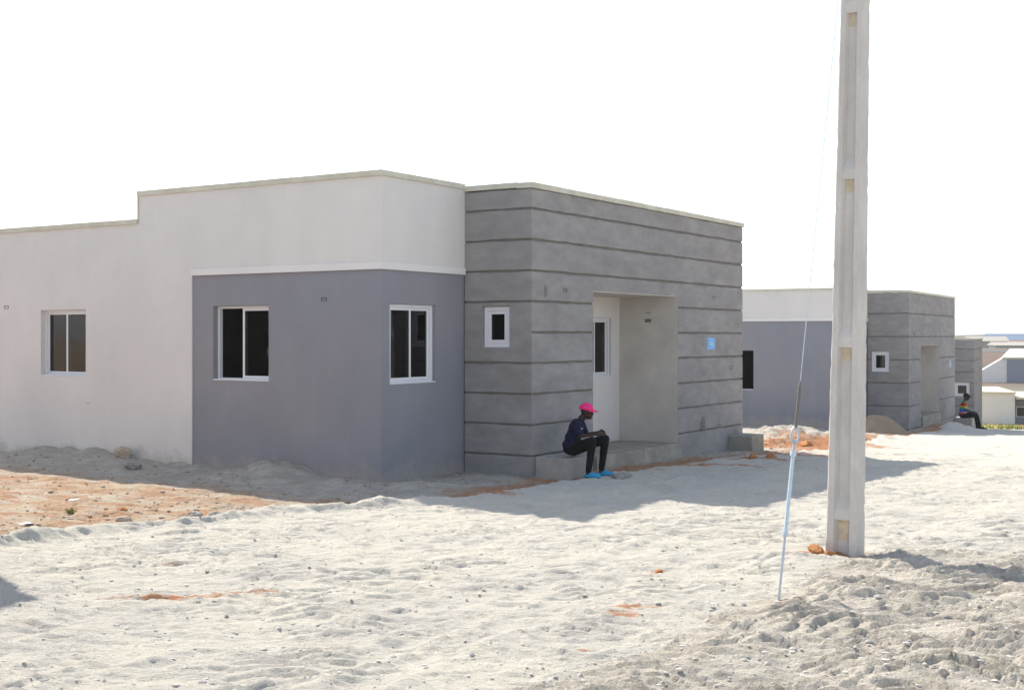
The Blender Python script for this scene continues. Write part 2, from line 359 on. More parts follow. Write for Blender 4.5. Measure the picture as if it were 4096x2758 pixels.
# earth, apron, verge
t = NT('ground_earth')
sandy = t.mix(t.ramp(t.noise(1.1,6), .4, .6), (.50,.40,.29), (.55,.49,.40))
laterite = t.mix(t.ramp(t.noise(1.3,7,.72,(1,2.2,1)), .42, .58), sandy, (.44,.27,.17))
# strip next to the houses is grey rubble and mortar droppings, next to the road orange
ap = t.math('MAXIMUM', t.ramp(t.math('ADD', t.attr('along'), t.math('MULTIPLY', t.noise(1.1,5), 2.4)), -.1, -1.0, 0, 1), t.math('MULTIPLY', t.ramp(t.math('ADD', t.attr('edge'), t.math('MULTIPLY', t.noise(1.4,5), .9)), -.45, .2), .9))
c = t.mix(ap, t.mix(t.ramp(t.noise(2.5,6,.7,(1,1.6,1)), .42, .62), (.47,.435,.375), (.57,.54,.48)), laterite)
c = t.mix(t.math('MULTIPLY', t.ramp(t.math('ADD', t.attr('edge'), t.math('MULTIPLY', t.noise(1.0,5), 1.2)), -.3, .35), t.ramp(t.noise(2.4,6,.7,(1,2,1)), .36, .5)), c, (.45,.25,.14))
gap = t.math('MULTIPLY', t.ramp(t.attr('away'), 3.5, 6.5), t.ramp(t.attr('along'), -1.2, -.3, 0, 0.0))
c = t.mix(t.ramp(t.attr('verge'), 0, .3), c, t.mix(t.ramp(t.noise(1.4,6,.65,(1,2,1)), .38, .62), (.66,.61,.525), (.57,.52,.44)))
c = t.mix(t.ramp(t.noise(11,6,.7,(1,2,1)), .56, .72, 0, .8), c, (.33,.295,.25))
c = t.mix(t.ramp(t.math('MULTIPLY', t.attr('orange'), t.ramp(t.noise(7,5,.6,(1,2,1)), .3, .6, .4, 1.2)), .15, .7, 0, .95), c, ORANGE)
hillc = t.mix(t.ramp(t.noise(.05,5), .42, .58), (.17,.12,.095), (.11,.12,.075))
c = t.mix(t.ramp(t.attr('along'), 110, 170), c, hillc)
t.L.new(t.scale(c, t.ramp(t.noise(45,5,.7), .25, .75, .8, 1.15)), t.b.inputs['Base Color'])
t.bump((t.noise(12,8,.7,(1,1.6,1)), .05), (t.noise(70,4,.7), .012))
EARTHM = t.m
# sparse verge grass beyond the road's end
t = NT('dry_grass')
c = t.mix(t.ramp(t.noise(.35,5), .42, .58), (.20,.25,.06), (.42,.24,.12))
t.L.new(t.scale(c, t.ramp(t.noise(6,5,.7), .25, .75, .75, 1.25)), t.b.inputs['Base Color'])
GRASSM = t.m
is_grass = (BB > 58.5) & (BB < 112) & (YR_ := (yr > 0)) & (AA < 16) & (AA > -90)
is_road = (SDE > 0) & (BB < 58.5) & (BB > -300) & (AA > -14) & ~((VERGE > .5))
o = sheet('gravel_road', is_road, ROADM); tag(o, kind='structure')
o = sheet('ground', ~is_road & ~is_grass, EARTHM); tag(o, kind='structure')
o = sheet('grass_slope', is_grass, GRASSM); tag(o, kind='structure')

# ------------------------------------------------------------------ windows
def window(parent, F, u0, u1, z0, z1, kind='slide', set_back=.075, fr=.05, open_left=False, glass=True, label=None):
    """F(u, d, z): d = depth behind the outer wall face"""
    wd = MB(); 
    def bx(mb, a, b, d0, d1, c, d):
        P = [F(u,dd,z) for z in (c,d) for dd in (d0,d1) for u in (a,b)]
        mb.add([P[0],P[1],P[3],P[2],P[4],P[5],P[7],P[6]], [(0,3,2,1),(4,5,6,7),(0,1,5,4),(1,2,6,5),(2,3,7,6),(3,0,4,7)])
    s = set_back
    g = .004
    bx(wd, u0+g, u0+fr, s, s+.07, z0+g, z1-g); bx(wd, u1-fr, u1-g, s, s+.07, z0+g, z1-g)
    bx(wd, u0+fr, u1-fr, s, s+.07, z0+g, z0+fr*.9); bx(wd, u0+fr, u1-fr, s, s+.07, z1-fr*.9, z1-g)
    root = wd.build('window', M['white'], parent, weld=False)
    sl = MB(); bx(sl, u0+.004, u1-.004, -.003, s-.002, z0+.003, z0+.022); sl.build('sill', M['white'], root)
    def sash(a, b, d, c0, c1, st=.038):
        m = MB()
        bx(m, a, a+st, d, d+.028, c0, c1); bx(m, b-st, b, d, d+.028, c0, c1)
        bx(m, a+st, b-st, d, d+.028, c0, c0+st); bx(m, a+st, b-st, d, d+.028, c1-st, c1)
        so = m.build('sash', M['white'], root)
        if glass:
            p = MB(); bx(p, a+st-.003, b-st+.003, d+.011, d+.017, c0+st-.003, c1-st+.003); p.build('pane', M['glass'], root)
    if kind == 'slide':
        mid = (u0+u1)/2; c0, c1 = z0+fr*.9+.003, z1-fr*.9-.003
        if open_left:            # sash slid behind the other one: half of the window stands open
            sash(mid-.05 if open_left=='lo' else u0+fr+.003, u1-fr-.003 if open_left=='lo' else mid+.05, s+.004, c0, c1)
            a_, b_ = (mid-.02, u1-fr-.003) if open_left=='lo' else (u0+fr+.003, mid+.02)
            sash(a_, b_, s+.038, c0, c1)
        else:
            sash(u0+fr+.003, mid+.022, s+.004, c0, c1); sash(mid-.022, u1-fr-.003, s+.038, c0, c1)
    elif kind == 'fixed':
        sash(u0+fr+.003, u1-fr-.003, s+.01, z0+fr*.9+.003, z1-fr*.9-.003, st=.055)
    if label: root['label'] = label
    return root

# ------------------------------------------------------------------ house
def rough_course(mb, frame, u0, u1, z0, z1, proud, seed, back=.0, jz=.005, jd=.003):
    """one rendered course: a long strip standing proud, edges a little uneven"""
    n = max(1, int((u1-u0)/.22)); rs = np.random.default_rng(seed)
    us = np.linspace(u0, u1, n+1); rows = []
    lo = z0 + rs.normal(0, jz, n+1)*.7; hi = z1 + rs.normal(0, jz, n+1)
    lo[0]=hi[0]=0; lo[0] = z0; hi[0] = z1; lo[-1] = z0; hi[-1] = z1
    dd = -proud + np.clip(rs.normal(0, jd, n+1), -.006, .006); dd[0] = -proud; dd[-1] = -proud
    c = .006; ct = np.clip(rs.normal(.019, .005, n+1), .008, .027) if proud > .02 and z1-z0 > .2 else np.full(n+1, .006); ct[0] = ct[-1] = .018 if z1-z0 > .2 else .006
    for i, u in enumerate(us):
        rows.append([frame(u, back, lo[i]), frame(u, dd[i]+c, lo[i]), frame(u, dd[i], lo[i]+c), frame(u, dd[i], hi[i]-ct[i]), frame(u, dd[i]+ct[i], hi[i]), frame(u, back, hi[i])])
    vs = [p for r_ in rows for p in r_]; fs = []
    for i in range(n):
        for k in range(5):
            a = i*6+k; fs.append((a, a+6, a+7, a+1))
    fs.append((0,1,2,3,4,5)); fs.append(tuple(n*6+k for k in range(5,-1,-1)))
    mb.add(vs, fs)
def house(loc, rotz, label, P):
    root = empty('house', loc, rotz); tag(root, label, 'house', 'grey and white houses in the row')
    T = .2; LX = P.get('LX', 2.243); LY = P.get('LY', 1.281); LB = P.get('LB', 8.77); XE = LX+LB
    ZT, ZL, ZK, ZB = 4.66-.085, 4.18-.085, 4.61-.085, P.get('band', 3.17)
    YS, YP, YE = 5.362, 4.06, P.get('YE', 12.5); zf = -P.get('found', .9)
    ws = P.get('dz', 0)
    wA = P['wA']; wB = P['wB']; wC = P['wC']; dr = P.get('door', (4.25,7.70)); dt = 2.93+P.get('ddz',0)
    fA = lambda u,d,z: (d, u, z)                 # face A: u = y, outward -x
    fB = lambda u,d,z: (u, d, z)                 # face B: u = x, outward -y
    fC = lambda u,d,z: (LX+d, -u, z)             # face A': u from C2 to C3
    fD = lambda u,d,z: (u, -LY+d, z)             # face B'
    inh = lambda hs,u,z: any(h[0]<u<h[1] and h[2]<z<h[3] for h in hs)
    hu = lambda hs: [v for h in hs for v in h[:2]]; hz = lambda hs: [v for h in hs for v in h[2:4]]
    # pale wall
    mb = MB()
    cells(mb, fA, [0,YP,YS,YE]+hu(wA), [zf,ZB,ZL,ZT]+hz(wA), T, lambda u,z: not inh(wA,u,z) and not (u<YP and z<ZB) and not (u>YS and z>ZL))
    cells(mb, fB, [T,LX]+hu(wB), [ZB,ZT], T, lambda u,z: True)
    # rear walls: rising end over the step, far end and back
    mb.box(0,XE, YE,YE+T, zf,ZL-.002); mb.box(XE-T,XE, -LY+T,YE, zf,ZL-.004); mb.box(T,XE-T, YS,YS+T, 3.5,ZT-.003)
    mb.build('wall', M['pale'], root)
    # painted panel, set back 2 cm
    mb = MB()
    cells(mb, lambda u,d,z: (.022+d,u,z), [.022,YP]+hu([h for h in wA if h[0]<YP]), [zf,ZB]+hz([h for h in wA if h[0]<YP]), T-.022, lambda u,z: not inh(wA,u,z))
    cells(mb, lambda u,d,z: (u,.022+d,z), [T,LX]+hu(wB), [zf,ZB]+hz(wB), T-.022, lambda u,z: not inh(wB,u,z))
    mb.build('painted_panel', M['grey'], root)
    mb = MB(); mb.box(-.024,-.0005, -.024,YP, ZB-.012,ZB+.100); mb.box(-.0005,LX-.03, -.024,-.0005, ZB-.012,ZB+.100); mb.build('string_course', M['band'], root, bevel=.004)
    # block wall: backing (visible in the grooves) and courses
    G = P['grooves']; gap = .030; pr = .028
    mb = MB()
    cells(mb, fC, [0,LY]+hu(wC), [zf,ZK]+hz(wC), T, lambda u,z: not inh(wC,u,z))
    cells(mb, fD, [LX+T,dr[0],dr[1],XE], [zf,dt,ZK], T, lambda u,z: not (dr[0]<u<dr[1] and z<dt))
    back = mb.build('block_backing', M['groove'], root)
    mb = MB(); zz = [ZK]+[g for g in G]+[zf]
    sd_ = int(abs(loc[0])*10)
    for k in range(len(zz)-1):
        top = zz[k]-(0 if k==0 else gap/2+.002); bot = zz[k+1]+(gap/2 if k<len(zz)-2 else 0)
        # face A' (butts behind the B' courses)
        segs = [(0, LY-.0)]
        cut = [h for h in wC if h[2]<top and h[3]>bot]
        if cut:
            h = cut[0]
            rough_course(mb, fC, 0, h[0], bot, top, pr, sd_+k*7); rough_course(mb, fC, h[1], LY, bot, top, pr, sd_+k*7+1)
            if top > h[3]+.01: rough_course(mb, fC, h[0], h[1], h[3], top, pr, sd_+k*7+2)
            if bot < h[2]-.01: rough_course(mb, fC, h[0], h[1], bot, h[2], pr, sd_+k*7+3)
            # plaster patch where a groove would meet the window
        else: rough_course(mb, fC, 0, LY, bot, top, pr, sd_+k*7)
        x0 = LX-pr
        if bot >= dt: rough_course(mb, fD, x0, XE, bot, top, pr, sd_+k*7+4)
        elif top > dt:
            rough_course(mb, fD, x0, dr[0], bot, top, pr, sd_+k*7+4); rough_course(mb, fD, dr[1], XE, bot, top, pr, sd_+k*7+5); rough_course(mb, fD, dr[0], dr[1], dt, top, pr, sd_+k*7+6, jz=.002)
        else:
            rough_course(mb, fD, x0, dr[0], bot, top, pr, sd_+k*7+4); rough_course(mb, fD, dr[1], XE, bot, top, pr, sd_+k*7+5)
    for h in P.get('patch', []): rough_course(mb, fC, h[0], h[1], h[2], h[3], pr-.002, 5)
    mb.build('block_wall', M['block'], root)
    # alcove: side reveals, back wall, soffit
    DP = 1.26; yb = -LY+DP; e = .012
    mb = MB(); wd = P['wD']
    cells(mb, lambda u,d,z: (u, yb+d, z), [dr[0]-.1,dr[1]+.1]+hu([wd]+[(dr[0]+.25,dr[0]+1.15,.04,2.15)]), [zf,.04,dt+.1]+hz([wd])+[2.15], T, lambda u,z: not inh([wd,(dr[0]+.25,dr[0]+1.15,.04,2.15)],u,z))
    mb.build('alcove_back_wall', M['pale'], root)
    mb = MB()
    mb.box(dr[1],dr[1]+.12, -LY+T+.001,yb-.001, zf,dt+.1); mb.box(dr[1]-e,dr[1]-.0005, -LY-.02,yb-.001, zf,dt)
    mb.box(dr[0]-.12,dr[0], -LY+T+.001,yb-.001, zf,dt+.1); mb.box(dr[0]+.0005,dr[0]+e, -LY-.02,yb-.001, zf,dt)
    mb.box(dr[0]+e,dr[1]-e, -LY-.02,yb-.001, dt-.014,dt-.0005)
    mb.build('alcove_lining', M['alcove'], root)
    mb = MB(); mb.box(dr[0]+.25+.004,dr[0]+1.15-.004, yb+.06,yb+.10, .05,2.145); d = mb.build('door', M['door'], root)
    mb = MB(); mb.tube((dr[0]+1.05,yb+.06,1.05),(dr[0]+1.05,yb+.01,1.05),.012); mb.tube((dr[0]+1.06,yb+.012,1.05),(dr[0]+.94,yb+.012,1.05),.009); mb.build('handle', M['steel'], d)
    mb = MB()
    mb.box(dr[0]+e+.002,dr[1]-e-.002, -LY+.03,yb-.003, -.45,.04); mb.box(dr[0]+.02,dr[1]+.03, -LY-.10,-LY+.03, -.6,.045)
    mb.build('porch_slab', M['slab'], root, bevel=.012)
    # roof slab, ceiling, inside floor
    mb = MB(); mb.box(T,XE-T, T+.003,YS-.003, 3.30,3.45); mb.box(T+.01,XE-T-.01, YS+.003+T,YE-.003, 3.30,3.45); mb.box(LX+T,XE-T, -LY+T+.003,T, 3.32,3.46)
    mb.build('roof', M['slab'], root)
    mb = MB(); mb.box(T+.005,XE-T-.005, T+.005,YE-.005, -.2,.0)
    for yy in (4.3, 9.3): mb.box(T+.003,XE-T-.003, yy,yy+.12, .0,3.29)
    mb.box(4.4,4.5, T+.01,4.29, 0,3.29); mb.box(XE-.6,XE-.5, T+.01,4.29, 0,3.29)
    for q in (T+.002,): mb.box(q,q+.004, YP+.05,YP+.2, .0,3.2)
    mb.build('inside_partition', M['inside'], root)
    # coping
    c0, c1, oh = .0, .085, .035
    mb = MB()
    def cop(x0,x1,y0,y1,z):
        nseg = max(1,int(max(x1-x0,y1-y0)/.9)); lx = (x1-x0) > (y1-y0)
        for i in range(nseg):
            a = i/nseg; b = (i+1)/nseg; r_ = random.uniform(-.003,.003)
            if lx: mb.box(x0+(x1-x0)*a, x0+(x1-x0)*b, y0+r_,y1, z+c0,z+c1+r_)
            else: mb.box(x0+r_,x1, y0+(y1-y0)*a, y0+(y1-y0)*b, z+c0,z+c1+r_)
    cop(-oh,T+oh, -oh,YS+.02, ZT); cop(-oh,T+oh, YS+.02,YE+T, ZL); cop(T+oh,LX-pr-oh, -oh,T+oh, ZT)
    cop(LX-pr-oh,LX+T, -LY+T+oh,T+oh, ZK+.012); cop(LX-pr-oh,XE+.03, -LY-pr-oh,-LY+T+oh, ZK)
    cop(XE-T-oh,XE+.03, -LY+T+oh,YE, ZL); cop(T+oh,XE-T-oh, YE-.02,YE+T, ZL); cop(LX+T,XE-T-oh, YS-.05,YS+T+.02, ZT-.01)
    mb.box(-.012,.0,YS-.0,YS+.035,ZL+.07,ZT)
    mb.build('coping', M['coping'], root)
    for h in wA: window(root, fA if h[0]>YP else (lambda u,d,z: (.022+d,u,z)), *h[:4], **h[4])
    for h in wB: window(root, lambda u,d,z: (u,.022+d,z), *h[:4], **h[4])
    for h in wC: window(root, fC, *h[:4], **h[4])
    window(root, lambda u,d,z: (u,yb+d,z), *wd[:4], **wd[4])
    # small fittings: conduit boxes left in the render
    for face, u, z, w_, h_, k in P.get('boxes', []):
        f = {'A':fA,'P':lambda u,d,z:(.022+d,u,z),'C':lambda u,d,z:(LX-pr+d,-u,z),'D':lambda u,d,z:(u,-LY-pr+d,z),'R':lambda u,d,z:(dr[1]-e-d*-1*-1,-LY+u,z)}[face]
        m = MB(); mk = {'box':'dark','stain':'stain','chip':'chip'}[k]
        if face == 'R':
            m.box(dr[1]-e-.003,dr[1]-e-.0005, -LY+u-w_/2,-LY+u+w_/2, z-h_/2,z+h_/2)
            m.build('conduit_box', M[mk], root); continue
        if k == 'box':
            t_ = .008
            for (a,b,c_,d_) in ((u-w_/2,u+w_/2,z+h_/2-t_,z+h_/2),(u-w_/2,u+w_/2,z-h_/2,z-h_/2+t_),(u-w_/2,u-w_/2+t_,z-h_/2+t_,z+h_/2-t_),(u+w_/2-t_,u+w_/2,z-h_/2+t_,z+h_/2-t_)):
                ps = [f(uu,dd,zz_) for zz_ in (c_,d_) for dd in (-.006,-.0008) for uu in (a,b)]
                m.add([ps[0],ps[1],ps[3],ps[2],ps[4],ps[5],ps[7],ps[6]], [(0,3,2,1),(4,5,6,7),(0,1,5,4),(1,2,6,5),(2,3,7,6),(3,0,4,7)])
            m.build('conduit_box', M[mk], root)
        else:
            n = 14; pts = [(u+w_/2*math.cos(2*math.pi*i/n)*random.uniform(.7,1.1), z+h_/2*math.sin(2*math.pi*i/n)*random.uniform(.7,1.1)) for i in range(n)]
            m.add([f(p[0],-.0045,p[1]) for p in pts]+[f(p[0],-.0008,p[1]) for p in pts], [tuple(range(n)), tuple(range(2*n-1,n-1,-1))]+[(i,i+n,(i+1)%n+n,(i+1)%n) for i in range(n)])
            m.build('render_chip' if k=='chip' else 'render_stain', M[mk], root)
    return root
def pt(a, b, z=0):
    p = C1 + a*uA + b*uB; return (p[0], p[1], z)
Z1, Z0 = 2.64, 1.41
p1 = dict(grooves=[4.1998-.4981*k for k in range(9)],
    wA=[(6.765,8.023,Z0,Z1-.02,dict(kind='slide',fr=.045,set_back=.09)), (2.324,3.574,Z0,Z1,dict(kind='slide',open_left='hi',set_back=.10,fr=.045,label='half open sliding window with its left half black'))],
    wB=[(.236,1.424,1.40,2.64,dict(kind='slide',set_back=.06,fr=.06))],
    wC=[(.362,.886,1.956,2.627,dict(kind='fixed',set_back=.02,fr=.075,label='small single pane window in a thick white frame'))],
    wD=(6.13,7.33,1.34,2.50,dict(kind='slide',set_back=.05)),
    boxes=[('P',1.152,2.72,.11,.05,'box'),('A',9.04,2.69,.12,.06,'box'),('A',6.70,.938,.13,.03,'chip'),('D',2.64,2.88,.10,.22,'stain'),('D',3.28,2.915,.12,.06,'box'),('D',9.46,2.948,.16,.05,'box'),('D',10.37,1.467,.13,.09,'box'),('D',9.74,.28,.16,.05,'stain'),('R',.62,2.45,.14,.07,'stain'),('R',.62,2.60,.12,.012,'stain'),('D',8.9,.35,.25,.35,'stain')])
# the small window interrupts one groove on the narrow face
p1['patch'] = [(.0,.362,2.14,2.27),(.886,1.281,2.14,2.27)]
house((C1[0],C1[1],0), ROTZ, 'nearest and largest house, pale walls, grey painted corner, ribbed cement porch', p1)
# second house, behind the pole
th2 = R(29.3); u2 = np.array([math.sin(th2), math.cos(th2)]); v2 = np.array([-math.cos(th2), math.sin(th2)])
c3 = np.array([13.99,44.6]); o2 = c3 + 1.42*v2 - 2.243*u2
p2 = dict(LY=1.42, grooves=[3.80-.822*k for k in range(6)], band=3.53, found=2.2, ddz=-.28,
    wA=[(7.2,8.4,1.1,2.45,dict()), (3.59-.0,4.0,1.08,2.49,dict(glass=False,kind='none',fr=.012,set_back=.1,label='black empty window opening'))],
    wB=[(.3,1.4,1.2,2.44,dict())],
    wC=[(.14,.76,1.72,2.45,dict(kind='fixed',set_back=.02,fr=.09))],
    wD=(6.13,7.33,1.1,2.3,dict()),
    boxes=[('D',3.1,3.05,.2,.2,'stain')])
p2['wA'][1] = (3.50,4.75,1.08,2.49,p2['wA'][1][4]); 
def fixp(p):   # the panel must run past this window
    return p
house((o2[0],o2[1],-.86), math.atan2(u2[1],u2[0]), 'second house down the street, behind the concrete pole, grey panel with black empty window', p2)
th3 = R(23); u3 = np.array([math.sin(th3), math.cos(th3)]); v3 = np.array([-math.cos(th3), math.sin(th3)])
c3 = np.array([24.3,66.5]); o3 = c3 + 1.281*v3 - 2.243*u3
p3 = dict(grooves=[4.04-.6*k for k in range(8)], found=2.6,
    wA=[(2.3,3.5,1.1,2.3,dict())], wB=[(.3,1.4,1.1,2.3,dict())],
    wC=[(.33,1.08,1.55,2.27,dict(kind='fixed',set_back=.02,fr=.10))], wD=(6.13,7.33,1.1,2.3,dict()))
house((o3[0],o3[1],-2.6), math.atan2(u3[1],u3[0]), 'farthest ribbed grey house of the row, only a narrow sliver seen past the second house', p3)
# house on the near side: stands just outside the left edge of the picture and throws the shadow in its corner
p0 = dict(YE=5.95, grooves=[4.2-.5*k for k in range(9)], found=.9, wA=[(2.3,3.5,1.4,2.64,dict())], wB=[(.3,1.4,1.4,2.64,dict())], wC=[(.36,.89,1.95,2.63,dict(kind='fixed'))], wD=(6.13,7.33,1.34,2.5,dict()))
house(pt(2.6,-17.6,0.05), ROTZ, 'neighbouring house left of the nearest one, its shadow on the road at the left edge', p0)

# ------------------------------------------------------------------ plaques
M['signfaint'] = mat('faded_plaque', (.24,.33,.46), rough=.5, var=.05, vscale=10)
def plaque(P0, un, w_, h_, label, pm='sign'):
    # P0 lower-left on the wall face, un = direction along wall
    n = np.array([un[1], -un[0]])
    root = empty('plaque', (P0[0], P0[1], P0[2]), math.atan2(un[1], un[0])); tag(root, label, 'sign', 'blue plaques on the porch walls')
    m = MB(); m.box(0,w_, -.006,0, 0,h_); m.build('plate', M[pm], root, bevel=.002)
    m = MB()
    def r(a,b,c,d): m.box(a*w_,b*w_, -.0085,-.0062, c*h_,d*h_)
    r(.2,.8,.86,.9); r(.3,.36,.25,.7); r(.36,.5,.64,.7); r(.36,.5,.45,.5); r(.5,.55,.25,.7); r(.62,.67,.25,.7); r(.67,.78,.25,.31); r(.78,.83,.25,.7); r(.15,.85,.1,.13)
    m.build('lettering', M['signwhite'], root)
C3 = C1 + 2.243*uB - 1.281*uA; n1 = -uA
q = C3 + 6.85*uB + .029*n1; plaque((q[0],q[1],1.86), uB, .42, .24+.01, 'bright blue square plaque on the porch wall of the nearest house')
c3b = np.array([13.99,44.6]); q = c3b + 7.45*u2 - .029*v2; plaque((q[0],q[1],.85), u2, .5, .32, 'faint blue plaque on the porch wall of the second house', 'signfaint')

# ------------------------------------------------------------------ cast blocks
def rough_block(name, P0, u, l, d, h, zb, mat_, label, grp='cast concrete blocks beside the porches', yaw=0):
    rs = random.Random(int(P0[0]*100))
    m = MB(); m.box(0,l, -d,0, 0,h)
    me = m.build(name, mat_, None, bevel=.02)
    me.location = (P0[0], P0[1], zb); me.rotation_euler = (0,0,math.atan2(u[1],u[0])+yaw)
    for v in me.data.vertices: v.co += Vector((rs.uniform(-1,1),rs.uniform(-1,1),rs.uniform(-1,1)))*.008
    tag(me, label, 'block', grp); return me
q = C3 + .06*uB + .035*n1; rough_block('concrete_block', q, uB, .80, .58, .5, -.30, M['blockseat'], 'grey concrete block the person in the pink cap sits on')
q = C3 + 7.95*uB + .035*n1; rough_block('concrete_block', q, uB, .66, .55, .48, -.45, M['slab'], 'concrete block at the far corner of the nearest house, between orange clods')
q = c3b + 8.6*u2 - .04*v2; gz = terr_z(q[0]+.3, q[1]-.2); rough_block('concrete_block', q, u2, .9, .7, .9, gz-.45, M['blockseat'], 'concrete block under the person in the rainbow striped shirt')

# ------------------------------------------------------------------ concrete pole
PX, PY = 3.285, 12.46
pz = terr_z(PX, PY)
pole = empty('utility_pole', (PX, PY, pz-.0), ROTZ); pole.rotation_euler = (R(.2), R(0), ROTZ)
tag(pole, 'tall tapering concrete utility pole with stepped recesses, rising out of the picture', 'utility pole')
# lean a little to the right of the picture
pole.rotation_euler = (Matrix.Rotation(R(1.05), 3, Vector((0,1,0))) @ Matrix.Rotation(ROTZ, 3, 'Z')).to_euler()
HP = 8.2
def hw(z): return (.312-.0150*z)/2          # half width along y
def hd(z): return (.270-.0100*z)/2          # half depth along x
def prof(z):
    W, D = hw(z), hd(z); f = W*.52; r = D*.45; c = .012
    return [(-D,-W+c),(-D+c,-W),(D-c,-W),(D,-W+c),(D,-f),(D-r,-f+.03),(D-r,f-.03),(D,f),(D,W-c),(D-c,W),(-D+c,W),(-D,W-c),(-D,f),(-D+r,f-.03),(-D+r,-f+.03),(-D,-f)]
m = MB(); zs = [-.8]+[i*HP/110 for i in range(111)]; k = len(prof(0)); rs = random.Random(3)
vs = []
for z in zs:
    for p in prof(max(z,0)): q_ = .006*rs.random()**5; vs.append((p[0]*(1-q_/.12)+rs.uniform(-.0012,.0012), p[1]*(1-q_/.12)+rs.uniform(-.0018,.0018), z))
fs = [(i*k+j, i*k+(j+1)%k, (i+1)*k+(j+1)%k, (i+1)*k+j) for i in range(len(zs)-1) for j in range(k)]
fs += [tuple(range(k-1,-1,-1)), tuple((len(zs)-1)*k+j for j in range(k))]
m.add(vs, fs); m.build('shaft', M['pole'], pole)
for zc in (.335, 2.02, 3.67, 5.30, 6.93):
    W, D = hw(zc), hd(zc); f = W*.52+.002; r = D*.45
    m = MB()
    for sx in (-1, 1):
        xo = sx*(D-.010); xi = sx*(D-r-.004)
        # flush band then a ramp that dies into the web above
        m.add([(xo,-f,zc),(xo,f,zc),(xo,f,zc+.10),(xo,-f,zc+.10),(xi,-f,zc-.002),(xi,f,zc-.002),(xi,f,zc+.24),(xi,-f,zc+.24)],
              [(0,1,2,3),(4,7,6,5),(0,4,5,1),(3,2,6,7),(0,3,7,4),(1,5,6,2)])
    m.build('cross_band', M['pole'], pole, bevel=.006)
    xb = D-r+.003
    hh = .13 if zc > 1 else .20
    for sx in (-1,1):
        m = MB()
        x0, x1 = sorted((sx*(xb-.004), sx*(xb+.002)))
        m.box(x0,x1, -f+.034,f-.034, zc-hh,zc-.004)
        m.build('step_hole', M['ochre'], pole)
# ------------------------------------------------------------------ guy wire
A = Vector((2.13, 10.12, terr_z(2.13,10.12)-.05)); B = Vector((PX+.10, PY-.05, pz+7.25))
d = (B-A); L_ = d.length; d.normalize()
guy = empty('guy_wire', A); tag(guy, 'thin steel guy wire with pale blue sleeve anchored in the ground left of the pole', 'guy wire')
def P_(s): return d*s
m = MB(); m.tube(P_(1.55), P_(L_), .0038, seg=8); m.build('cable', M['steel'], guy)
m = MB(); m.tube(P_(0), P_(.62), .011, seg=10); m.build('anchor_rod', M['steel'], guy)
m = MB(); m.tube(P_(.60), P_(1.26), .017, .015, seg=14); m.tube(P_(.58), P_(.61), .026, seg=14); m.tube(P_(1.25), P_(1.29), .026, seg=14); m.build('sleeve', M['sleeve'], guy, smooth=False)
# shackle and thimble
m = MB(); m.tube(P_(1.29), P_(1.36), .012, seg=10)
side = d.cross(Vector((0,1,0))).normalized()
cc = P_(1.43)
for k_ in range(16):
    a0 = 2*math.pi*k_/16; a1 = 2*math.pi*(k_+1)/16
    m.tube(cc+side*math.cos(a0)*.03+d*math.sin(a0)*.07, cc+side*math.cos(a1)*.03+d*math.sin(a1)*.07, .008, seg=8)
m.tube(cc-side*.04-d*.05, cc+side*.04-d*.05, .01, seg=8)
m.build('shackle', M['steel'], guy)
m = MB()
for k_ in range(14): m.tube(P_(1.51+k_*.026), P_(1.51+k_*.026+.014), .017, seg=10)
m.tube(P_(1.49), P_(1.90), .011, seg=10)
m.build('wire_grip', M['cable'], guy)

# ------------------------------------------------------------------ people
def organic(name, prims, m, parent, voxel=.009, iters=4):
    mb = MB()
    for p in prims:
        if p[0] == 'c':
            _, a, ra, b, rb = p; a = Vector(a); b = Vector(b)
            mb.ball(a, ra, seg=14, rings=8); mb.ball(b, rb, seg=14, rings=8)
            if (b-a).length > 1e-4: mb.tube(a, b, ra*.99, rb*.99, seg=14)
        else:
            _, c_, sc, rot = p; mb.ball(c_, 1, sc, seg=18, rings=12, M=rot)
    o = mb.build(name, m, None)
    md = o.modifiers.new('r', 'REMESH'); md.mode = 'VOXEL'; md.voxel_size = voxel; md.use_smooth_shade = True
    ms = o.modifiers.new('s', 'SMOOTH'); ms.factor = .5; ms.iterations = iters
    dg = bpy.context.evaluated_depsgraph_get(); me = bpy.data.meshes.new_from_object(o.evaluated_get(dg))
    o.modifiers.clear(); old = o.data; o.data = me; bpy.data.meshes.remove(old); me.name = name
    if not me.materials: me.materials.append(m)
    o.parent = parent; return o
M['skin'] = mat('dark_skin', (.038,.017,.011), rough=.5, spec=.4, var=.08, vscale=20)
M['navy'] = mat('navy_cotton', (.009,.011,.040), rough=.9, var=.15, vscale=14, bump=.004, bscale=25)
M['black'] = mat('black_cloth', (.006,.006,.008), rough=.9, var=.2, vscale=14, bump=.004, bscale=25)
M['pink'] = mat('pink_cap', (.88,.035,.22), rough=.7, var=.06, vscale=14)
M['bluefoam'] = mat('sky_blue_foam', (.03,.33,.60), rough=.55, var=.05, vscale=14)
M['print'] = mat('shirt_print', (.42,.50,.60), rough=.9)
M['hair'] = mat('black_hair', (.006,.005,.005), rough=.8)
M['eye'] = mat('eye_white', (.6,.58,.55), rough=.3)
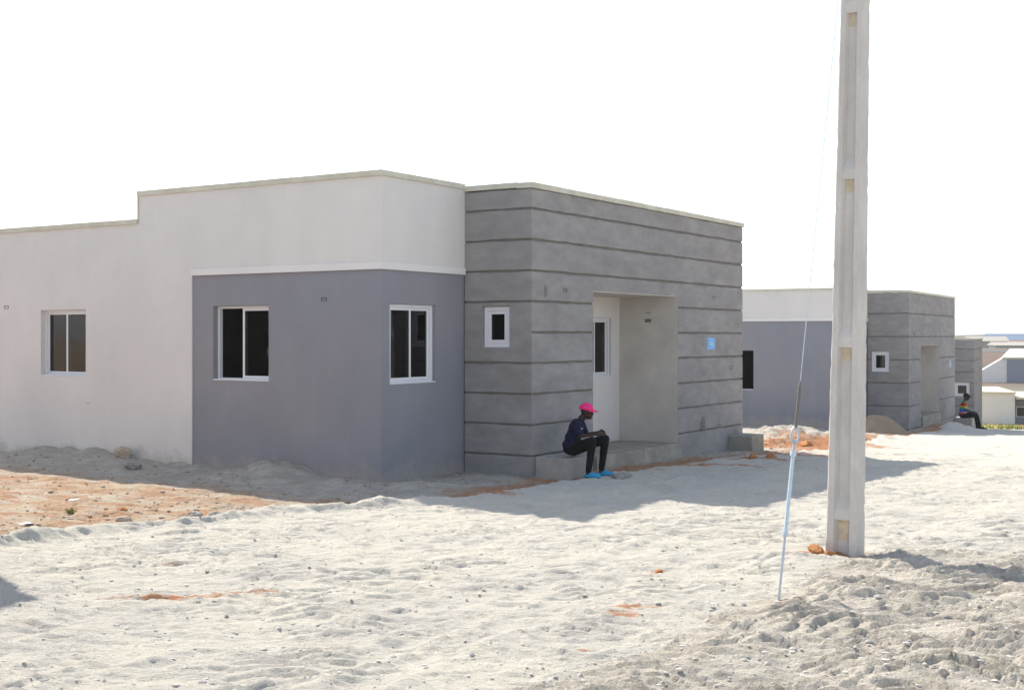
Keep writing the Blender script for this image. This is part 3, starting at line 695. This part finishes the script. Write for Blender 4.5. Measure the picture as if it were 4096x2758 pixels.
def fingers(pr, wrist, dirn, palm_n, side, s=1.0, curl=.5):
    """palm and five bent fingers as round cones"""
    dirn = dirn.normalized(); side = side.normalized(); pn = palm_n.normalized()
    base = wrist + dirn*.045*s
    pr.append(('c', wrist, .026*s, wrist+dirn*.02*s, .028*s))
    for k_, (off, ln) in enumerate(((-.028,.070),(-.010,.080),(.010,.076),(.027,.060))):
        r0 = wrist + dirn*.02*s + side*off*.8*s; kn = wrist + dirn*.085*s + side*off*s
        pr.append(('c', r0, .016*s, kn, .0115*s))
        m1 = kn + (dirn*math.cos(curl)+pn*math.sin(curl))*ln*.5*s
        m2 = m1 + (dirn*math.cos(curl*2.2)+pn*math.sin(curl*2.2))*ln*.45*s
        pr.append(('c', kn, .0105*s, m1, .0095*s)); pr.append(('c', m1, .0095*s, m2, .008*s))
    t0 = wrist + dirn*.025*s - side*.025*s; t1 = t0 + (dirn*.6 - side*.7 + pn*.3).normalized()*.038*s; t2 = t1 + (dirn*.9 + pn*.4).normalized()*.032*s
    pr.append(('c', t0, .015*s, t1, .012*s)); pr.append(('c', t1, .012*s, t2, .009*s))
def person(base, rotz, J, label, shirt_m, cap=True, shoes='clog', scale=1.0, stripes=None):
    """local frame: +x is the way the person faces, +y the person's left, z up"""
    root = empty('person', base, rotz); root.scale = (scale,)*3; tag(root, label, 'person')
    V = {k_: Vector(v) for k_, v in J.items()}
    B_ = []
    hd_ = V['head']; nk = V['neck']; ch = V['chest']; pv = V['pelvis']
    fw = V['look'].normalized(); up = (hd_-nk).normalized(); up = Vector((0,0,1)); fwd = fw; sd1 = up.cross(fwd).normalized(); up = fwd.cross(sd1)
    Rm = Matrix((fwd, sd1, up)).transposed()
    hp = lambda x,y,z: hd_ + Rm @ Vector((x,y,z))
    B_.append(('e', hd_+Rm@Vector((-.008,0,.02)), (.096,.075,.098), Rm))
    B_.append(('e', hp(.028,0,-.045), (.060,.052,.068), Rm))        # jaw
    B_.append(('c', hp(.070,0,-.088), .018, hp(.055,0,-.09), .025))  # chin
    B_.append(('c', hp(.088,0,.005), .011, hp(.108,0,-.028), .015))  # nose
    B_.append(('c', hp(.088,-.018,-.055), .010, hp(.088,.018,-.055), .010)); B_.append(('c', hp(.085,-.016,-.069), .010, hp(.085,.016,-.069), .010))  # lips
    B_.append(('c', hp(.080,-.035,.028), .012, hp(.080,.035,.028), .012))       # brow
    for s_ in (-1,1): B_.append(('e', hp(-.005,s_*.078,-.012), (.020,.008,.032), Rm))
    B_.append(('c', nk, .056, hd_+Rm@Vector((-.02,0,-.05)), .050))
    mid = (ch+pv)/2 + Vector((-.02,0,0))
    B_ += [('c', nk+Vector((-.01,0,-.03)), .05, ch, .10), ('e', ch, (.105,.155,.12), None), ('c', ch, .105, mid, .10), ('c', mid, .10, pv, .11), ('e', pv, (.12,.155,.11), None)]
    for s_, n_ in ((-1,'r'),(1,'l')):
        sh, el, wr = V['sh_'+n_], V['el_'+n_], V['wr_'+n_]
        B_ += [('c', nk+Vector((-.01,s_*.03,-.03)), .045, sh, .052), ('c', sh, .050, el, .037), ('c', el, .037, wr, .024)]
        dn = (V['hand_'+n_]-wr)
        fingers(B_, wr, dn, Vector((0,-s_*.8,-.6)), Vector((0,0,-1)) if n_=='r' else Vector((0,0,-1)), 1.0, .45)
        hip, kn, an, to = V['hip_'+n_], V['kn_'+n_], V['an_'+n_], V['toe_'+n_]
        B_ += [('c', hip, .085, kn, .055), ('c', kn, .054, (kn*.62+an*.38)+Vector((-.015,0,0)), .050), ('c', (kn*.62+an*.38)+Vector((-.015,0,0)), .050, an, .035), ('c', an+Vector((-.02,0,-.03)), .032, to, .024)]
    body = organic('body', B_, M['skin'], root, voxel=.008, iters=2)
    for s_ in (-1,1):
        m_ = MB(); m_.ball(hp(.083,s_*.030,.010), .010, (1,1.2,.7), seg=10, rings=6); m_.build('eye', M['eye'], body, smooth=True)
    # shirt
    Sh = [('c', nk+Vector((-.012,0,-.045)), .066, ch, .115), ('e', ch, (.122,.172,.135), None), ('c', ch, .122, mid, .122), ('c', mid, .122, pv+Vector((-.01,0,.03)), .132), ('e', pv+Vector((-.01,0,.05)), (.145,.175,.11), None), ('c', mid+Vector((.0,.05,0)), .12, pv+Vector((.02,.06,.03)), .115), ('c', mid+Vector((.0,-.05,0)), .12, pv+Vector((.02,-.06,.03)), .115)]
    for s_, n_ in ((-1,'r'),(1,'l')):
        sh, el = V['sh_'+n_], V['el_'+n_]; en = sh.lerp(el, .80)
        Sh += [('c', nk+Vector((-.01,s_*.04,-.045)), .055, sh, .066), ('c', sh, .066, en, .066)]
    shirt = organic('shirt', Sh, shirt_m, root, voxel=.012, iters=3)
    # trousers
    Tr = [('e', pv+Vector((0,0,-.01)), (.142,.172,.115), None)]
    for s_, n_ in ((-1,'r'),(1,'l')):
        hip, kn, an = V['hip_'+n_], V['kn_'+n_], V['an_'+n_]
        e_ = kn.lerp(an, J.get('leglen', (.78,0,0))[0])
        Tr += [('c', pv+Vector((0,s_*.06,0)), .105, hip, .105), ('c', hip, .105, kn, .072), ('c', kn, .072, kn.lerp(an,.4), .062), ('c', kn.lerp(an,.4), .062, e_, .050)]
    organic('trousers', Tr, M['black'], root, voxel=.012, iters=3)
    # shoes
    for n_ in ('r','l'):
        an, to = V['an_'+n_], V['toe_'+n_]; f_ = Vector((to.x-an.x, to.y-an.y, 0)).normalized(); heel = an + f_*(-.035); zf_ = J['floor'][0]
        hl = Vector((heel.x,heel.y,zf_+.035)); tt = Vector((to.x,to.y,zf_+.034)); md_ = hl.lerp(tt,.6)
        organic('shoe', [('c', hl, .034, md_, .046), ('c', md_+Vector((0,0,.008)), .048, tt, .040), ('c', md_.lerp(hl,.25)+Vector((0,0,.018)), .044, md_+Vector((0,0,.012)), .048)], M['bluefoam'] if shoes=='clog' else M['black'], root, voxel=.010, iters=3)
    # cap
    if cap:
        m_ = MB(); n1_, n2_ = 20, 8; vs_ = []; fs_ = []
        for i in range(n2_+1):
            ph = (math.pi/2)*i/n2_
            for j in range(n1_):
                t_ = 2*math.pi*j/n1_
                vs_.append(hp(-.014+.122*math.cos(t_)*math.sin(ph), .100*math.sin(t_)*math.sin(ph), .030+.112*math.cos(ph)))
        for i in range(n2_):
            for j in range(n1_):
                fs_.append((i*n1_+j, (i+1)*n1_+j, (i+1)*n1_+(j+1)%n1_, i*n1_+(j+1)%n1_))
        m_.add(vs_, fs_); cp = m_.build('cap', cap_m if (cap_m := M['pink'] if cap == 'pink' else M['black']) else None, root, smooth=True, weld=True)
        sol = cp.modifiers.new('t','SOLIDIFY'); sol.thickness = .006
        m_ = MB(); vs_ = []; n_ = 14
        for j in range(n_+1):
            t_ = -1.15+2.3*j/n_
            for kx, (dr_, dz_) in enumerate(((0,0),(.5,.0),(1,-.012))):
                ext = .098*math.cos(t_*.95)
                vs_.append(hp(-.014+.122*math.cos(t_)+ext*dr_, .100*math.sin(t_)*(1+.05*dr_), .034+dz_*1.0-.010*abs(math.sin(t_))*dr_))
        fs_ = [(j*3+k__, (j+1)*3+k__, (j+1)*3+k__+1, j*3+k__+1) for j in range(n_) for k__ in range(2)]
        m_.add(vs_, fs_); br = m_.build('brim', M['pink'] if cap=='pink' else M['black'], cp, smooth=True)
        sol = br.modifiers.new('t','SOLIDIFY'); sol.thickness = .006
    else:
        organic('hair', [('e', hd_+Rm@Vector((-.02,0,.035)), (.10,.088,.098), Rm), ('e', hd_+Rm@Vector((-.05,0,.0)), (.075,.08,.09), Rm)], M['hair'], root, voxel=.012, iters=2)
    return root, shirt
# seated person by the porch: keypoints measured in the scene, put in the person's own frame
FD = np.array([.93,-.37]); FD = FD/np.linalg.norm(FD); prz = math.atan2(FD[1],FD[0])
pb = np.array([.98, 20.32]); fz = terr_z(1.26, 19.85)
def lp(x, y, z):
    v = np.array([x,y])-pb; return (float(v@FD), float(v@np.array([-FD[1],FD[0]])), z)
zo = fz+.08
J = dict(pelvis=lp(.965,20.38,.345), hip_r=lp(.99,20.28,.325), hip_l=lp(1.05,20.46,.325), kn_r=lp(1.275,20.02,.485), kn_l=lp(1.50,20.34,.490),
    an_r=lp(1.20,19.97,.045+fz), an_l=lp(1.43,20.28,.045+fz), toe_r=lp(1.36,19.88,.0+fz+.03), toe_l=lp(1.60,20.20,.03+fz), floor=(fz,0,0),
    chest=lp(1.035,20.33,.665), neck=lp(1.11,20.30,.815), head=lp(1.20,20.265,.935), sh_r=lp(1.02,20.17,.765), sh_l=lp(1.11,20.47,.765),
    el_r=lp(1.07,20.08,.555), el_l=lp(1.19,20.47,.545), wr_r=lp(1.33,20.10,.585), wr_l=lp(1.40,20.30,.60), hand_r=lp(1.47,20.14,.60), hand_l=lp(1.52,20.20,.60), look=(1,.0,-.10), leglen=(.86,0,0))
root, shirt = person((pb[0],pb[1],0), prz, J, 'person in bright pink cap, navy shirt and sky blue clogs sitting on a block', M['navy'], cap='pink')
# printed lines on the shirt's chest, low on its right side
m = MB()
for zc, l0, l1 in ((.700,.05,.12),(.683,.045,.125),(.655,.05,.12)):
    pass
# conforming print: lift faces of the shirt in the print area
def shirt_print(shirt, zs_, ang0, ang1, centre):
    bm = bmesh.new(); bm.from_mesh(shirt.data); bm.faces.ensure_lookup_table(); vs_ = []; fs_ = []
    for f in bm.faces:
        c_ = f.calc_center_median(); an = math.atan2(c_.y-centre.y, c_.x-centre.x)
        if ang0 < an < ang1 and any(a < c_.z < b for a, b in zs_) and (c_-centre).length < .25:
            n0 = len(vs_); vs_ += [v.co+f.normal*.0025 for v in f.verts]; fs_.append(tuple(range(n0, n0+len(f.verts))))
    bm.free()
    if fs_:
        m_ = MB(); m_.add(vs_, fs_); m_.build('print', M['print'], shirt)
shirt_print(shirt, [(.655,.672),(.588,.602)], -1.15, -.25, Vector(J['chest']))
# far person in rainbow stripes
def rainbow():
    m_ = bpy.data.materials.new('rainbow_stripes'); m_.use_nodes = True; n = m_.node_tree.nodes; L = m_.node_tree.links; b = n['Principled BSDF']; b.inputs['Roughness'].default_value = .9
    tc = n.new('ShaderNodeTexCoord'); sx = n.new('ShaderNodeSeparateXYZ'); L.new(tc.outputs['Object'], sx.inputs[0])
    r = n.new('ShaderNodeMapRange'); r.inputs[1].default_value = .42; r.inputs[2].default_value = 1.02; L.new(sx.outputs[2], r.inputs[0])
    cr = n.new('ShaderNodeValToRGB'); cr.color_ramp.interpolation = 'CONSTANT'; e = cr.color_ramp.elements
    cols = [(0,(.03,.02,.12)),(.08,(.10,.16,.03)),(.18,(.35,.03,.08)),(.30,(.45,.25,.30)),(.36,(.03,.12,.5)),(.50,(.02,.28,.25)),(.60,(.55,.50,.05)),(.72,(.55,.02,.02)),(.90,(.04,.25,.15))]
    e[0].position = 0; e[0].color = (*cols[0][1],1); e[1].position = .08; e[1].color = (*cols[1][1],1)
    for p_, c_ in cols[2:]:
        el = e.new(p_); el.color = (*c_,1)
    L.new(r.outputs[0], cr.inputs[0]); L.new(cr.outputs[0], b.inputs['Base Color']); return m_
J2 = dict(pelvis=(0,0,.52), hip_r=(.03,-.09,.50), hip_l=(.03,.09,.50), kn_r=(.46,-.10,.50), kn_l=(.44,.14,.56), an_r=(.58,-.10,.06), an_l=(.50,.15,.06), toe_r=(.78,-.12,.03), toe_l=(.70,.16,.03), floor=(0,0,0),
    chest=(.03,0,.86), neck=(.06,0,1.02), head=(.12,0,1.16), sh_r=(.03,-.16,.97), sh_l=(.03,.16,.97), el_r=(.08,-.20,.72), el_l=(.10,.20,.72), wr_r=(.33,-.10,.60), wr_l=(.34,.08,.62), hand_r=(.43,-.06,.57), hand_l=(.44,.04,.58), look=(1,0,-.15), leglen=(.92,0,0))
p2y = 49.2; p2x = (2192-1164.5)/2873.7*p2y
g2 = terr_z(p2x+.6, p2y-.3)
person((p2x-.03,p2y,g2-.03), R(-14), J2, 'far person in rainbow striped shirt and black trousers sitting past the second house', rainbow(), cap='black', shoes='dark', scale=1.08)

# ------------------------------------------------------------------ rocks, clods, gravel
def blob(rs, r, sc, n=2):
    bm = bmesh.new(); bmesh.ops.create_icosphere(bm, subdivisions=3, radius=1)
    cut = [(Vector((rs.gauss(0,1),rs.gauss(0,1),rs.gauss(0,.8))).normalized(), rs.uniform(.55,.9)) for _ in range(9)]
    for v in bm.verts:
        c_ = v.co.copy()
        for n_, d_ in cut:
            e_ = c_.dot(n_)-d_
            if e_ > 0: c_ -= n_*e_*.9
        c_ *= 1+rs.uniform(-.13,.09)
        v.co = Vector((c_.x*sc[0], c_.y*sc[1], c_.z*sc[2]))*r*1.15
    me = bpy.data.meshes.new('rock'); bm.to_mesh(me); bm.free(); return me
M['rockgrey'] = mat('grey_rock', (.30,.285,.27), rough=.95, var=.2, vscale=12, bump=.01, bscale=20)
M['rockorange'] = mat('orange_clod', (.44,.20,.08), rough=.95, var=.25, vscale=12, bump=.01, bscale=20)
M['rockpale'] = mat('pale_rock', (.45,.38,.30), rough=.95, var=.15, vscale=12, bump=.01, bscale=20)
rocks = [ # x, y, r, flat, mat, label
    (-3.62,15.6,.13,.55,'rockgrey','grey rounded rock in orange earth left of the grey painted corner'),
    (-3.45,15.3,.12,.45,'rockorange','bright orange clod just below the grey rock at the road edge'),
    (-3.15,15.55,.10,.5,'rockpale','pale orange stone right of the grey rock'),
    (-3.95,15.75,.09,.5,'rockgrey','small grey stone left of the grey rock'),
    (-4.7,15.3,.08,.5,'rockpale','pale brown clod among orange earth, far left of the grey rock'),
    (-4.95,16.0,.06,.5,'rockorange','orange brown clod on the sunlit earth at left'),
    (-2.75,16.0,.10,.5,'rockgrey','lone grey stone at the road edge in front of the grey panel'),
    (-6.35,21.1,.12,.7,'rockgrey','dark grey stone in the shade below the far left wall'),
    (-6.75,21.9,.14,.7,'rockpale','pale stone at the foot of the far left wall'),
    (5.35,9.25,.09,.8,'rockgrey','dark stone on the spoil at the right edge, right of the pole shadow'),
    (2.98,12.40,.075,.7,'rockorange','orange clod at the left foot of the utility pole'),
    (3.09,12.28,.045,.8,'rockorange','smaller orange clod touching the left corner of the utility pole'),
    (1.33,11.42,.035,.6,'rockorange','small orange clod on the pale road left of the guy wire'),
    (4.6,24.15,.07,.8,'rockorange','orange clod at the foot of the porch wall below the blue plaque'),
    (5.05,24.6,.09,.6,'rockorange','orange clod before the concrete block at the far corner'),
    (1.75,20.1,.16,.35,'rockgrey','low grey heap of gravel just right of the person in the pink cap'),
    (6.6,28.3,.14,.6,'rockorange','orange clod in the gap between the first and second house'),
    (7.5,28.9,.16,.6,'rockpale','pale brown clod in the gap between the houses, right of the orange one'),
]
rs = random.Random(5)
for x, y, r, fl, mk, lb in rocks:
    me = blob(rs, r, (1.25,1,fl)); o = bpy.data.objects.new('rock', me); COL.objects.link(o); me.materials.append(M[mk])
    o.location = (x, y, terr_z(x,y)+r*fl*.35); o.rotation_euler = (0,0,rs.uniform(0,6)); tag(o, lb, 'rock', 'rocks and clods on the ground')
    for p in me.polygons: p.use_smooth = False
# sand heap by the second house
x0, y0 = 12.15, 42.0
n = 60; g = np.linspace(-1,1,n); GX, GY = np.meshgrid(g, g); RR = np.sqrt(GX**2+GY**2)
hh = .68*np.maximum(0, 1-RR**1.4)*(1+.18*fbm(GX*3+5, GY*3+2, 7, 3))
m = MB(); hx = 1.1
zb_ = np.array([[terr_z(x0+GX[i,j]*hx, y0+GY[i,j]*1.0) for j in range(n)] for i in range(n)])
vs = [(GX[i,j]*hx, GY[i,j]*1.0, zb_[i,j]-.06+hh[i,j]) for i in range(n) for j in range(n)]
m.add(vs, [(i*n+j, i*n+j+1, (i+1)*n+j+1, (i+1)*n+j) for i in range(n-1) for j in range(n-1) if min(RR[i,j],RR[i+1,j+1]) < 1.02])
M['sand'] = mat('brown_sand', (.31,.235,.165), rough=.95, var=.12, vscale=3, bump=.01, bscale=12)
o = m.build('sand_heap', M['sand'], None, smooth=True); o.location = (x0,y0,0); tag(o, 'rounded brown sand heap at the foot of the second house, right of the pole', 'sand heap')
# loose gravel: one uncountable object
def gravel(name, N, xr_, yr_, rr_, seed, m_, cond, label):
    rs_ = np.random.default_rng(seed)
    base = bmesh.new(); bmesh.ops.create_icosphere(base, subdivisions=1, radius=1); bv = np.array([v.co[:] for v in base.verts]); bf = np.array([[v.index for v in f.verts] for f in base.faces]); base.free()
    y = yr_[0] * (yr_[1]/yr_[0])**rs_.random(N*3); x = rs_.uniform(-.48,.48,N*3)*y + 0; 
    _, sd_, vg, a_, b_ = terrain(x, y); ok = cond(sd_, vg, a_, b_, x, y); x = x[ok][:N]; y = y[ok][:N]; N_ = len(x)
    z = terrain(x, y)[0]
    r = rr_[0] + (rr_[1]-rr_[0])*rs_.random(N_)**4
    V_ = bv[None]*(1+rs_.uniform(-.3,.3,(N_,len(bv),1)))*r[:,None,None]*np.stack([rs_.uniform(.9,1.5,N_),rs_.uniform(.8,1.2,N_),rs_.uniform(.45,.8,N_)],1)[:,None,:]
    V_ = V_ + np.stack([x,y,z+r*.12],1)[:,None,:]
    F_ = bf[None] + (np.arange(N_)*len(bv))[:,None,None]
    me = bpy.data.meshes.new(name); me.from_pydata(V_.reshape(-1,3).tolist(), [], F_.reshape(-1,3).tolist()); me.materials.append(m_)
    o = bpy.data.objects.new(name, me); COL.objects.link(o); tag(o, label, None, None, 'stuff'); return o
M['grav'] = mat('gravel_chips', (.56,.535,.49), rough=.95, var=.3, vscale=9)
M['gravo'] = mat('earth_clods', (.40,.25,.16), rough=.95, var=.3, vscale=5, col2=(.38,.35,.30), c2scale=2.5, c2amt=.9)
gravel('loose_gravel', 4000, None, (7.2,34), (.004,.019), 1, M['grav'], lambda s_,v,a,b,x,y: (s_>0)&(v<.5)&(b<30), 'pale loose gravel scattered over the road')
gravel('spoil_lumps', 1500, None, (7.2,14), (.005,.022), 2, M['grav'], lambda s_,v,a,b,x,y: (v>.4), 'lumps of grey spoil on the verge round the pole')
gravel('earth_clods', 3500, None, (13,32), (.006,.034), 3, M['gravo'], lambda s_,v,a,b,x,y: (s_<.05)&~((a>-.1)&(b>0)&(b<11.1))&~((a>-1.3)&(b>2.2)&(b<11.1))&(v<.4), 'small clods and rubble on the bare earth by the house')
# scraps of litter
M['litter'] = mat('white_litter', (.75,.76,.78), rough=.6)
for x, y, lb in ((-5.95,16.9,'white scrap of litter on the orange earth far left, upper one'),(-5.75,14.7,'white scrap of litter on the orange earth far left, lower one near the road')):
    m = MB(); m.add([(0,0,.03),(.16,.01,.045),(.17,.07,.03),(.08,.09,.05),(.01,.07,.035),(0,0,.024),(.16,.01,.039),(.17,.07,.024),(.08,.09,.044),(.01,.07,.029)], [(0,1,2,3),(0,3,4),(5,8,7,6),(5,9,8),(0,5,6,1),(1,6,7,2),(2,7,8,3),(3,8,9,4),(4,9,5,0)])
    o = m.build('litter', M['litter'], None); o.location = (x,y,terr_z(x,y)); tag(o, lb, 'litter')
# weed
M['weed'] = mat('weed_green', (.22,.26,.07), rough=.8, var=.2, vscale=20)
m = MB(); rs = random.Random(9)
for k_ in range(40):
    a = rs.uniform(0,6.28); r = rs.uniform(0,.22); c_ = Vector((r*.15*math.cos(a), r*.15*math.sin(a), 0)); l = rs.uniform(.04,.12); t_ = Vector((math.cos(a)*.5, math.sin(a)*.5, .8)).normalized(); s_ = Vector((-math.sin(a), math.cos(a), 0))*.012
    m.add([c_-s_, c_+s_, c_+t_*l*.6+s_*1.3, c_+t_*l, c_+t_*l*.6-s_*1.3], [(0,1,2,3,4)])
o = m.build('weed', M['weed'], None); o.location = (-5.55,15.9,terr_z(-5.55,15.9)); tag(o, 'small pale green weed on the sunlit earth at far left', 'plant')
# shrubby grass on the slope past the road's end
m = MB(); rs = np.random.default_rng(4)
gx = rs.uniform(14,60,9000); gy = rs.uniform(62,112,9000); _,_,_,ga,gb = terrain(gx,gy); okk = (gb>59)&(gb<110)&(ga<14); gx, gy = gx[okk], gy[okk]; gz_ = terrain(gx,gy)[0]; keep = fbm(gx*.25,gy*.25,77,3) > -.1
gx, gy, gz_ = gx[keep], gy[keep], gz_[keep]; vs = []; fs = []
for i in range(len(gx)):
    a = rs.uniform(0,6.28); c_, s_ = math.cos(a), math.sin(a); h_ = rs.uniform(.08,.28); w_ = .05
    n0 = len(vs); vs += [(gx[i]-c_*w_,gy[i]-s_*w_,gz_[i]-.02),(gx[i]+c_*w_,gy[i]+s_*w_,gz_[i]-.02),(gx[i]+rs.uniform(-.08,.08),gy[i]+rs.uniform(-.08,.08),gz_[i]+h_)]; fs.append((n0,n0+1,n0+2))
m.add(vs, fs); M['grassb'] = mat('grass_blades', (.25,.30,.07), rough=.9, var=.3, vscale=.5); o = m.build('grass', M['grassb'], None); tag(o, 'thin green grass on the slope past the end of the road', None, None, 'stuff')

# ------------------------------------------------------------------ houses beyond the road's end
def at(px, y): return (px-1164.5)/2873.7*y
M['cream'] = mat('cream_roof', (.62,.58,.47), rough=.9, var=.06, vscale=.8)
M['farwhite'] = mat('far_white_wall', (.72,.70,.68), rough=.9, var=.04, vscale=.6)
M['fargrey'] = mat('far_grey_paint', (.24,.26,.32), rough=.9, var=.05, vscale=.6)
y0 = 120
r_ = empty('house', (at(2270,y0), y0, -6.6), R(-14)); tag(r_, 'low white house with cream roof below the slope, right of the farthest ribbed house', 'house')
x0, x1, x2 = at(2225,y0)-at(2270,y0), at(2306,y0)-at(2270,y0), at(2400,y0)-at(2270,y0)
m = MB(); m.box(x0,x1, 0,13, -1,3.25); m.build('wall', M['farwhite'], r_)
m = MB(); m.box(x1+.01,x2, 1.8,13, -1,2.75)
wx0 = at(2316,y0)-at(2270,y0)
m.build('side_wall', M['fargrey'], r_)
m = MB(); m.box(x0-.1,x1+.1, -.2,13.3, 3.252,3.42); m.box(x1+.1,x2+.2, -.35+0.0,13.3, 2.752,2.93); m.build('roof', M['cream'], r_)
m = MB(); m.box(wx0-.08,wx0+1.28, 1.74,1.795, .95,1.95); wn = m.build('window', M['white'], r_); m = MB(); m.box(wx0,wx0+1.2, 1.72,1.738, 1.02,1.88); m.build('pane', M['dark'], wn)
y0 = 172
r_ = empty('house', (at(2290,y0), y0, -4.6), R(-21)); tag(r_, 'white house with sloping gable and blue grey panel on the hillside at the right edge', 'house')
q_ = lambda px: at(px,y0)-at(2290,y0)
m = MB(); pr_ = [(q_(2228),-1),(q_(2420),-1),(q_(2420),3.6),(q_(2279),3.6),(q_(2233),1.85),(q_(2228),1.6)]; n = len(pr_)
m.add([(p[0],0,p[1]) for p in pr_]+[(p[0],10,p[1]) for p in pr_], [tuple(range(n)), tuple(range(2*n-1,n-1,-1))]+[(i,i+n,(i+1)%n+n,(i+1)%n) for i in range(n)]); m.build('wall', M['farwhite'], r_)
m = MB(); m.box(q_(2290),q_(2420), -.12,-.01, -1,3.5); m.build('painted_panel', M['fargrey'], r_)
m = MB(); m.add([(q_(2279),-.3,3.62),(q_(2425),-.3,3.62),(q_(2425),-.3,3.8),(q_(2281),-.3,3.8),(q_(2279),5,3.62),(q_(2425),5,3.62),(q_(2425),5,4.95),(q_(2297),5,4.95),(q_(2279),10.3,3.62),(q_(2425),10.3,3.62)],
    [(0,1,2,3),(3,2,6,7),(0,3,7,4),(4,7,8),(7,6,9,8),(1,9,6,2),(0,4,8,9,1)]); m.build('roof', M['cream'], r_)
# small houses scattered on the far hillside
cols = [((.40,.37,.33),(.42,.39,.34)),((.32,.33,.32),(.22,.30,.28)),((.35,.32,.29),(.26,.17,.14)),((.35,.35,.36),(.14,.20,.30))]
hm = [(mat('hill_wall', a), mat('hill_roof', b)) for a, b in cols]
hs_ = [(2249,320,9,3.0,0,'cream block house on the hill crest nearest the ribbed house'),(2272,350,9,1.9,1,'pale green roofed house on the far hillside'),(2290,400,12,1.9,3,'long blue roofed house on the far hillside'),(2318,440,20,3.0,3,'blue roofed house near the crest at the right edge'),(2326,330,8,1.8,2,'red brown roofed house low on the far hillside'),(2300,300,7,1.5,0,'cream roofed house low on the far hillside')]
for px, yy, w_, h_, ci, lb in hs_:
    xx = at(px,yy); zz = terr_z(xx,yy)
    r_ = empty('hillside_house', (xx,yy,zz-.4), R(random.uniform(-25,25))); tag(r_, lb, 'house', 'houses on the far hillside')
    m = MB(); m.box(-w_/2,w_/2, 0,7, -1,h_*.72); m.build('wall', hm[ci][0], r_)
    m = MB(); a, b, c_ = w_/2+.4, h_*.72+.01, h_+.4
    m.add([(-a,-.4,b),(a,-.4,b),(a,7.4,b),(-a,7.4,b),(-a,3.5,c_),(a,3.5,c_)], [(0,1,5,4),(2,3,4,5),(0,4,3),(1,2,5),(0,3,2,1)]); m.build('roof', hm[ci][1], r_)
# low boundary wall line across the hillside
m = MB(); yy = 239; m.box(at(2225,yy),at(2320,yy), yy,yy+.3, -1.6,2.15-(796-762.8)/2873.7*yy); o = m.build('boundary_wall', M['farwhite'], None); tag(o, 'long thin white boundary wall on the hillside above the gabled house', 'wall')

# ------------------------------------------------------------------ haze: thin dusty air round everything
m = MB(); m.box(-2400,2400, -2400,4400, -75,60)
hz_ = bpy.data.materials.new('dusty_air'); hz_.use_nodes = True; n = hz_.node_tree.nodes; n.remove(n['Principled BSDF'])
pv_ = n.new('ShaderNodeVolumePrincipled'); pv_.inputs['Color'].default_value = (.93,.95,1,1); pv_.inputs['Density'].default_value = .00035; pv_.inputs['Anisotropy'].default_value = .3
hz_.node_tree.links.new(pv_.outputs[0], n['Material Output'].inputs['Volume'])
o = m.build('haze', hz_, None); tag(o, 'pale dusty haze in the distance', None, None, 'stuff')
